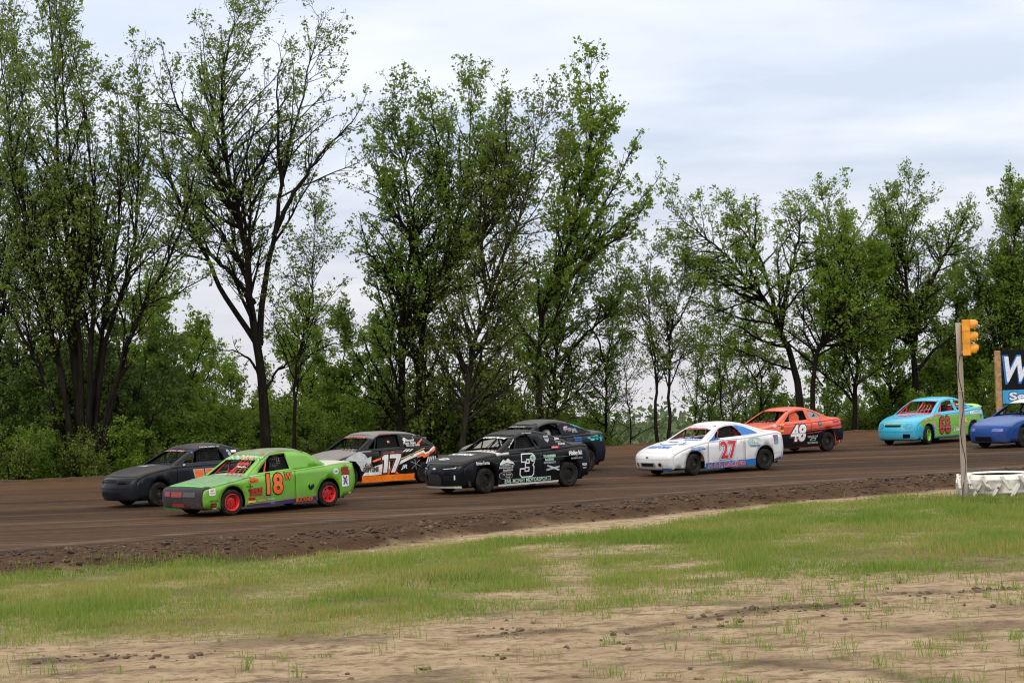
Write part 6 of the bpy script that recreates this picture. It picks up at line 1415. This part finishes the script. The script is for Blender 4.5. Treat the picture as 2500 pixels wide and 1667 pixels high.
for c, suit, hel, lab in ((GREEN_CAR, 'suit_black', (0.5, 0.5, 0.5), 'helmeted driver in dark suit gripping the wheel inside the lime green car'), (HATCH, 'suit_black', (0.03, 0.03, 0.03), 'helmeted driver in dark suit seated inside the black hatchback'), (CAR3, 'suit_black', (0.05, 0.05, 0.05), 'helmeted driver in dark suit seated inside the number 3 car'),
        (NAVYCAR, 'suit_grey', (0.35, 0.35, 0.36), 'helmeted driver in grey suit visible through the dark teal-lettered car\'s window'), (WHITECAR, 'suit_black', (0.02, 0.02, 0.02), 'helmeted driver in black behind the white car\'s window net'), (ORANGECAR, 'suit_black', (0.25, 0.25, 0.26), 'helmeted driver in dark suit behind the orange window net'),
        (TURQ, 'suit_black', (0.02, 0.02, 0.025), 'helmeted driver in black inside the turquoise car\'s red cage'), (CHAR_CAR, 'suit_black', (0.04, 0.04, 0.04), 'helmeted driver in dark suit inside the charcoal coupe'), (BLUECAR, 'suit_black', (0.06, 0.06, 0.07), 'helmeted driver in dark suit inside the blue car')):
    suitm = flat(suit, (0.02, 0.02, 0.023) if suit == 'suit_black' else (0.14, 0.14, 0.145), 0.85); hm = flat('helmet_%d' % int(hel[0]*100), hel, 0.3)
    M = Matrix.Translation(c.root.location) @ Matrix.Rotation(c.yaw, 4, 'Z')
    p = M @ Vector((c.P.get('seat_x', 1.62)-0.14-c.cx, -0.37, 0.38))
    o = bpy.data.objects.new('person', DRV); COL.objects.link(o); o.location = p; o.rotation_euler = (0, 0, c.yaw); tag(o, lab, 'person', 'drivers in the race cars')
    o.material_slots[0].link = 'OBJECT'; o.material_slots[0].material = suitm
    h = bpy.data.objects.new('helmet', HEL); link(h, o); h.location = (0.04, 0, 0.70); h.material_slots[0].link = 'OBJECT'; h.material_slots[0].material = hm
    vz = bpy.data.objects.new('visor', VIS); link(vz, h); vz.material_slots[0].link = 'OBJECT'; vz.material_slots[0].material = BLACK

# ================================================================== TRACKSIDE THINGS
# ---- weathered post carrying the signal
pb = ground(2356, 1222); pt = np.array([pb[0]+0.0, pb[1], 3.62])
b = NB('weathered_pole'); n1 = b.rng(b.noise(1.0, 6, 0.65, vec=b.mapv((14, 14, 0.9))), 0.3, 0.72); n2 = b.rng(b.noise(1.6, 4), 0.45, 0.7)
b.color(b.mix(b.math('MULTIPLY', n2, 0.7), b.mix(n1, (0.21, 0.17, 0.135), (0.42, 0.38, 0.34)), (0.26, 0.15, 0.085))); b.rough(0.85); b.bump(n1, 0.4, 0.01)
post = empty('signal_post', tuple(pb)); tag(post, 'slim weathered wooden post standing beside the white tyre', 'post')
mb = MB(); hs_ = np.linspace(-0.1, pt[2], 9); wob = RNG.normal(0, 0.004, (9, 2)); mb.tube([(wob[i, 0], wob[i, 1], h) for i, h in enumerate(hs_)], np.linspace(0.066, 0.058, 9), 14); mb.build('pole', b.m, post, smooth=True)
WIRE = flat('tie_wire', (0.45, 0.45, 0.45), 0.4, 0.6)
for z in (2.62, 2.22): mb = MB(); mb.lathe([(0.066+0.006*math.cos(t), 0.006*math.sin(t)) for t in np.linspace(0, 2*math.pi, 6, endpoint=False)], 16, Matrix.Translation((0, 0, z)), closed=True); mb.build('tie_wire', WIRE, post, smooth=True)
# ---- three-lens traffic signal, turned towards the oncoming cars
SIG = flat('signal_yellow', (0.66, 0.27, 0.012), 0.5, var=0.2, scale=6); LENS = flat('lens_dark', (0.05, 0.02, 0.015), 0.2)
zb = at(2362, 868, pb[1])[2]; hh = 0.245
sig = empty('traffic_light', (pb[0]+0.065, pb[1]-0.02, zb), R(-14)); tag(sig, 'yellow three-lens traffic light strapped to the wooden post', 'traffic light')
for k in range(3):
    z0 = k*hh
    bm = bmesh.new(); bmesh.ops.create_cube(bm, size=1.0)
    for v in bm.verts: v.co = Vector((0.0+(v.co.x+0.5)*0.16, v.co.y*0.27, z0+0.001+(v.co.z+0.5)*(hh-0.002)))
    bmesh.ops.bevel(bm, geom=bm.edges[:], offset=0.007, segments=2, affect='EDGES'); me = bpy.data.meshes.new('housing_section'); bm.to_mesh(me); bm.free()
    o = obj('housing_section', me, SIG, sig)
    th = np.linspace(R(-35), R(215), 18); V = []
    Lw = lambda t: 0.24 if t > 0 else 0.05
    for q, rad in ((0, 0.118), (1, 0.108)):
        for t in th:
            ln = 0.09+0.07*max(0.0, min(1.0, (math.sin(t)+0.75)/1.0))
            V += [(0.158, rad*math.cos(t), z0+hh/2+rad*math.sin(t)), (0.158+ln*0.6, rad*math.cos(t), z0+hh/2+rad*math.sin(t)), (0.158+ln, rad*math.cos(t)*0.86, z0+hh/2+rad*math.sin(t)*0.86-0.02)]
    n = len(th)*3; F = []
    for i in range(len(th)-1):
        for q in (0, 1): F += [(3*i+q, 3*i+q+1, 3*i+q+4, 3*i+q+3), (n+3*i+q, n+3*i+q+3, n+3*i+q+4, n+3*i+q+1)]
        F.append((3*i+2, n+3*i+2, n+3*i+5, 3*i+5))
    mb = MB(); mb.add(V, F); vis = mb.build('visor', SIG, sig, smooth=True)
    mb = MB(); mb.lathe([(0.0, 0.03), (0.05, 0.025), (0.1, 0.0)], 18, Matrix.Translation((0.162, 0, z0+hh/2)) @ Matrix.Rotation(R(90), 4, 'Y')); mb.build('lens', LENS, sig, smooth=True)
mb = MB(); mb.box((-0.02, -0.03, 0.06), (0.03, 0.03, 0.10)).box((-0.02, -0.03, 0.62), (0.03, 0.03, 0.66)); mb.build('bracket', WIRE, sig)
mb = MB(); zz = np.linspace(-zb+0.05, 0.0, 14); mb.tube([(-0.065+0.075*math.sin(0.6*math.sin(5*q))-0.0, -0.055-0.006*math.sin(9*q), q) for q in zz]+[(0.0, -0.08, 0.03), (0.06, -0.06, 0.01)], 0.008, 6); mb.build('cable', BLACK, sig, smooth=True)

# ---- big white-painted tractor tyre lying flat
tc_ = ground(2436, 1206); TR, TH = 0.86, 0.47
b = NB('white_tyre_paint'); n1 = b.noise(5, 6, 0.7); n2 = b.noise(16, 5, 0.7)
sepn = b.n('ShaderNodeSeparateXYZ'); b.l(b.coord(), sepn.inputs[0])
wear = b.math('MULTIPLY', b.rng(n1, 0.50, 0.62), b.rng(n2, 0.40, 0.6))
c = b.mix(b.math('MULTIPLY', wear, 0.85), (0.66, 0.64, 0.60), (0.05, 0.048, 0.045))
c = b.mix(b.math('MULTIPLY', b.rng(sepn.outputs['Z'], 0.16, 0.0), b.rng(n1, 0.3, 0.6)), c, (0.25, 0.18, 0.12))
b.color(c); b.rough(0.75); b.bump(n2, 0.4, 0.01); TW = b.m
tyre = empty('painted_tyre', (tc_[0], tc_[1], -0.02)); tag(tyre, 'huge white-painted tractor tyre lying flat on the infield edge', 'tyre')
mb = MB(); pr = [(0.50, 0.05), (0.70, 0.0), (TR-0.10, 0.03), (TR-0.05, 0.10), (TR-0.04, TH/2), (TR-0.05, TH-0.10), (TR-0.10, TH-0.03), (0.72, TH), (0.58, TH-0.03)]
mb.lathe(pr[:4], 56); mb.lathe(pr[5:], 56); mb.build('carcass', TW, tyre, smooth=True)
mb = MB(); mb.lathe(pr[3:6], 56); mb.build('tread_base', flat('tread_worn', (0.44, 0.42, 0.39), 0.9, var=0.6, scale=4), tyre, smooth=True)
mb = MB(); mb.lathe([(0.58, TH-0.03), (0.55, TH-0.06), (0.62, TH-0.10), (0.74, TH-0.12), (0.78, TH/2), (0.70, 0.12), (0.50, 0.10), (0.50, 0.05)], 56); mb.build('inner_wall', MATS['tyre_rubber'], tyre, smooth=True)
b = NB('lug_paint'); n1 = b.noise(6, 6, 0.7); b.color(b.mix(b.rng(n1, 0.56, 0.62), (0.62, 0.60, 0.56), (0.06, 0.056, 0.05))); b.rough(0.8); LUG = b.m
mbv = []
for k in range(26):
    a0 = k*2*math.pi/26; half = k % 2
    V = []
    for i, t in enumerate(np.linspace(0, 1, 5)):
        z = (0.02+t*(TH*0.56)) if not half else (TH-0.02-t*(TH*0.56)); a = a0+(t*0.20 if not half else t*0.20)
        for da, rad in ((-0.05, TR-0.05), (-0.04, TR), (0.04, TR), (0.05, TR-0.05)):
            V.append((rad*math.cos(a+da), rad*math.sin(a+da), z))
    F = [(4*i+j, 4*i+j+1, 4*i+5+j, 4*i+4+j) for i in range(4) for j in range(3)]+[(0, 1, 2, 3), (16, 17, 18, 19)]
    mb = MB(); mb.add(V, F); mb.build('tread_lug', LUG, tyre)

# ---- billboard on timber posts beyond the track
D0 = 79.0
bl_ = at(2440, 985, D0); s_ = FPX/D0
root = empty('billboard', (bl_[0], D0, gz(bl_[0], D0) if 'gz' in globals() else -0.5), R(4)); tag(root, 'black and blue advertising billboard on timber posts behind the blue car', 'billboard')
z0 = bl_[2]-root.location.z
TIM = flat('timber_tan', (0.36, 0.22, 0.11), 0.8, var=0.3, scale=9)
for x in (0.0, 4.6): mb = MB(); mb.box((x-0.10, 0.03, -0.5), (x+0.12, 0.15, z0+2.0)); mb.build('timber_post', TIM, root)
mb = MB(); mb.box((0.14, -0.02, z0+0.50), (5.2, 0.02, z0+2.0)); mb.build('black_panel', flat('panel_black', (0.008, 0.008, 0.010), 0.35), root)
mb = MB(); mb.box((0.14, -0.025, z0+0.0), (5.2, 0.02, z0+0.495)); mb.build('blue_panel', flat('panel_blue', (0.03, 0.30, 0.62), 0.4), root)
def sign_text(t, x, z, w, h, mat, bold, shear, y, nm='lettering'):
    V, F = text_geo(t, bold, shear); lo, hi = V.min(0), V.max(0)
    V = (V-lo)/(hi-lo)*np.array([w, h])+np.array([x, z])
    me = mesh_np(nm, np.c_[V[:, 0], np.full(len(V), y), V[:, 1]], F); obj(nm, me, mat, root)
sign_text('W', 0.16, z0+0.72, 1.30, 1.10, BLUE, 0.05, 0.3, -0.026, 'lettering_outline'); sign_text('W', 0.24, z0+0.80, 1.14, 0.96, flat('sign_white', (0.7, 0.74, 0.82), 0.5), 0.03, 0.3, -0.032)
sign_text('Seal', 0.34, z0+0.08, 1.12, 0.36, NAVY, 0.07, 0, -0.030, 'lettering_outline'); sign_text('Seal', 0.38, z0+0.11, 1.04, 0.30, flat('sign_white', (0.7, 0.74, 0.82), 0.5), 0.03, 0, -0.036)
sign_text('asphalt  driveways', 0.5, z0+0.56, 1.4, 0.06, flat('sign_grey', (0.3, 0.3, 0.32), 0.5), 0.0, 0, -0.028) if False else None

# ================================================================== GRASS
def blades(name, X, Y, H, Wd, tint, mat, label, cat, lean=0.45, seed=0, simple=False):
    r = np.random.default_rng(seed); n = len(X)
    Z = ground_z(X, Y)-0.01
    a = r.random(n)*6.283; la = r.random(n)*6.283; le = H*lean*r.random(n)
    ux, uy = np.cos(a)*Wd/2, np.sin(a)*Wd/2
    lx, ly = np.cos(la)*le, np.sin(la)*le
    V = np.empty((n, 5, 3))
    V[:, 0] = np.stack([X-ux, Y-uy, Z], -1); V[:, 1] = np.stack([X+ux, Y+uy, Z], -1)
    V[:, 2] = np.stack([X+ux*0.8+lx*0.35, Y+uy*0.8+ly*0.35, Z+H*0.6], -1); V[:, 3] = np.stack([X-ux*0.8+lx*0.35, Y-uy*0.8+ly*0.35, Z+H*0.6], -1)
    V[:, 4] = np.stack([X+lx, Y+ly, Z+H*(1-0.25*lean*r.random(n))], -1)
    i0 = np.arange(n)*5
    if simple:            # the short field grass: one triangle a blade
        V = np.ascontiguousarray(V[:, [0, 1, 4]]); i0 = np.arange(n)*3; me = mesh_np(name, V.reshape(-1, 3), np.stack([i0, i0+1, i0+2], -1))
    else: me = mesh_np(name, V.reshape(-1, 3), [np.stack([i0, i0+1, i0+2, i0+3], -1), np.stack([i0+3, i0+2, i0+4], -1)])
    attr(me, 'tint', np.repeat(tint, 3 if simple else 5))
    return tag(obj(name, me, mat), label, cat, kind='stuff')
def blade_mat(name, dry, young, old):
    b = NB(name)
    x = b.n('ShaderNodeAttribute'); x.attribute_name = 'tint'
    c = b.ramp(x.outputs['Fac'], [(0.0, dry), (0.42, young), (1.0, old)])
    dif = b.n('ShaderNodeBsdfDiffuse'); tr = b.n('ShaderNodeBsdfTranslucent'); mx = b.n('ShaderNodeMixShader'); mx.inputs[0].default_value = 0.3
    b.l(c, dif.inputs[0]); b.l(c, tr.inputs[0]); b.l(dif.outputs[0], mx.inputs[1]); b.l(tr.outputs[0], mx.inputs[2]); b.l(mx.outputs[0], b.out.inputs[0])
    return b.m
BL = blade_mat('field_grass_blade', (0.37, 0.29, 0.115), (0.212, 0.275, 0.058), (0.108, 0.205, 0.030))
r = np.random.default_rng(11)
n = 1350000
Y = np.sqrt(r.uniform(19.2**2, 56**2, n)); X = Y*r.uniform(-0.33, 0.40, n)
d = grass_density(X, Y)
acc = r.random(n) < d*0.92
X, Y, d = X[acc], Y[acc], d[acc]
far = np.clip((Y-20)/30, 0, 1)
hgt = (0.030+0.12*r.random(len(X))**1.6)*(0.55+0.9*sstep(0.3, 0.7, fbm(X, Y, 0.9, 3, 5)))*(0.6+0.5*d)
tint = np.clip(0.48+(fbm(X, Y, 0.5, 4, 4)-0.5)*0.9+r.normal(0, 0.20, len(X)), 0, 1)
blades('field_grass', X, Y, hgt, 0.008+0.006*r.random(len(X))+0.005*far, tint, BL, 'short patchy olive field grass covering the infield', 'grass', seed=1, simple=True)
# scattered tufts of longer green grass on the sand
n = 2300
Y0 = np.sqrt(r.uniform(19.0**2, 34**2, n)); X0 = Y0*r.uniform(-0.285, 0.285, n)
pr = 0.12+0.88*sstep(0, 6, X0)*sstep(0.42, 0.62, vnoise(X0*0.8, Y0*0.8, 2))
keep = (r.random(n) < pr) & (grass_density(X0, Y0) < 0.5)
X0, Y0 = X0[keep], Y0[keep]
k = 16
rep = lambda a: np.repeat(a, k)
sp = rep(0.03+0.11*r.random(len(X0)))
X = rep(X0)+r.normal(0, 1, len(X0)*k)*sp; Y = rep(Y0)+r.normal(0, 1, len(X0)*k)*sp
hgt = rep(0.05+0.19*r.random(len(X0))**1.6)*(0.5+0.7*r.random(len(X)))
TF = blade_mat('tuft_grass_blade', (0.34, 0.29, 0.12), (0.23, 0.29, 0.07), (0.12, 0.21, 0.035))
blades('grass_tufts', X, Y, hgt, 0.006+0.004*r.random(len(X)), np.clip(r.normal(0.62, 0.25, len(X)), 0, 1), TF, 'sparse longer green grass tufts growing out of the sandy foreground', 'grass', lean=0.8, seed=2)
# rank weeds round the painted tyre and along the berm foot
pts = [(ground(2290+30*math.cos(i), 1222+6*math.sin(i*1.7)), 0.7, 60) for i in range(10)] + [(ground(2380+i*14, 1232-0.5*i), 0.35, 50) for i in range(9)] + [(ground(110+i*34, 1402-2.4*i), 0.30, 36) for i in range(16)] + [(ground(1050+i*16, 1416), 0.55, 40) for i in range(9)]
Xs, Ys = [], []
for p, s, m in pts:
    Xs.append(p[0]+r.normal(0, s, m)); Ys.append(p[1]+r.normal(0, s*1.1, m))
X = np.concatenate(Xs); Y = np.concatenate(Ys)
WD = blade_mat('weed_blade', (0.19, 0.22, 0.06), (0.12, 0.18, 0.04), (0.07, 0.13, 0.028))
blades('rank_weeds', X, Y, 0.05+0.12*r.random(len(X)), 0.008+0.006*r.random(len(X)), np.clip(r.normal(0.5, 0.3, len(X)), 0, 1), WD, 'darker rank weeds along the berm foot and round the white tyre', 'weeds', lean=0.9, seed=3)
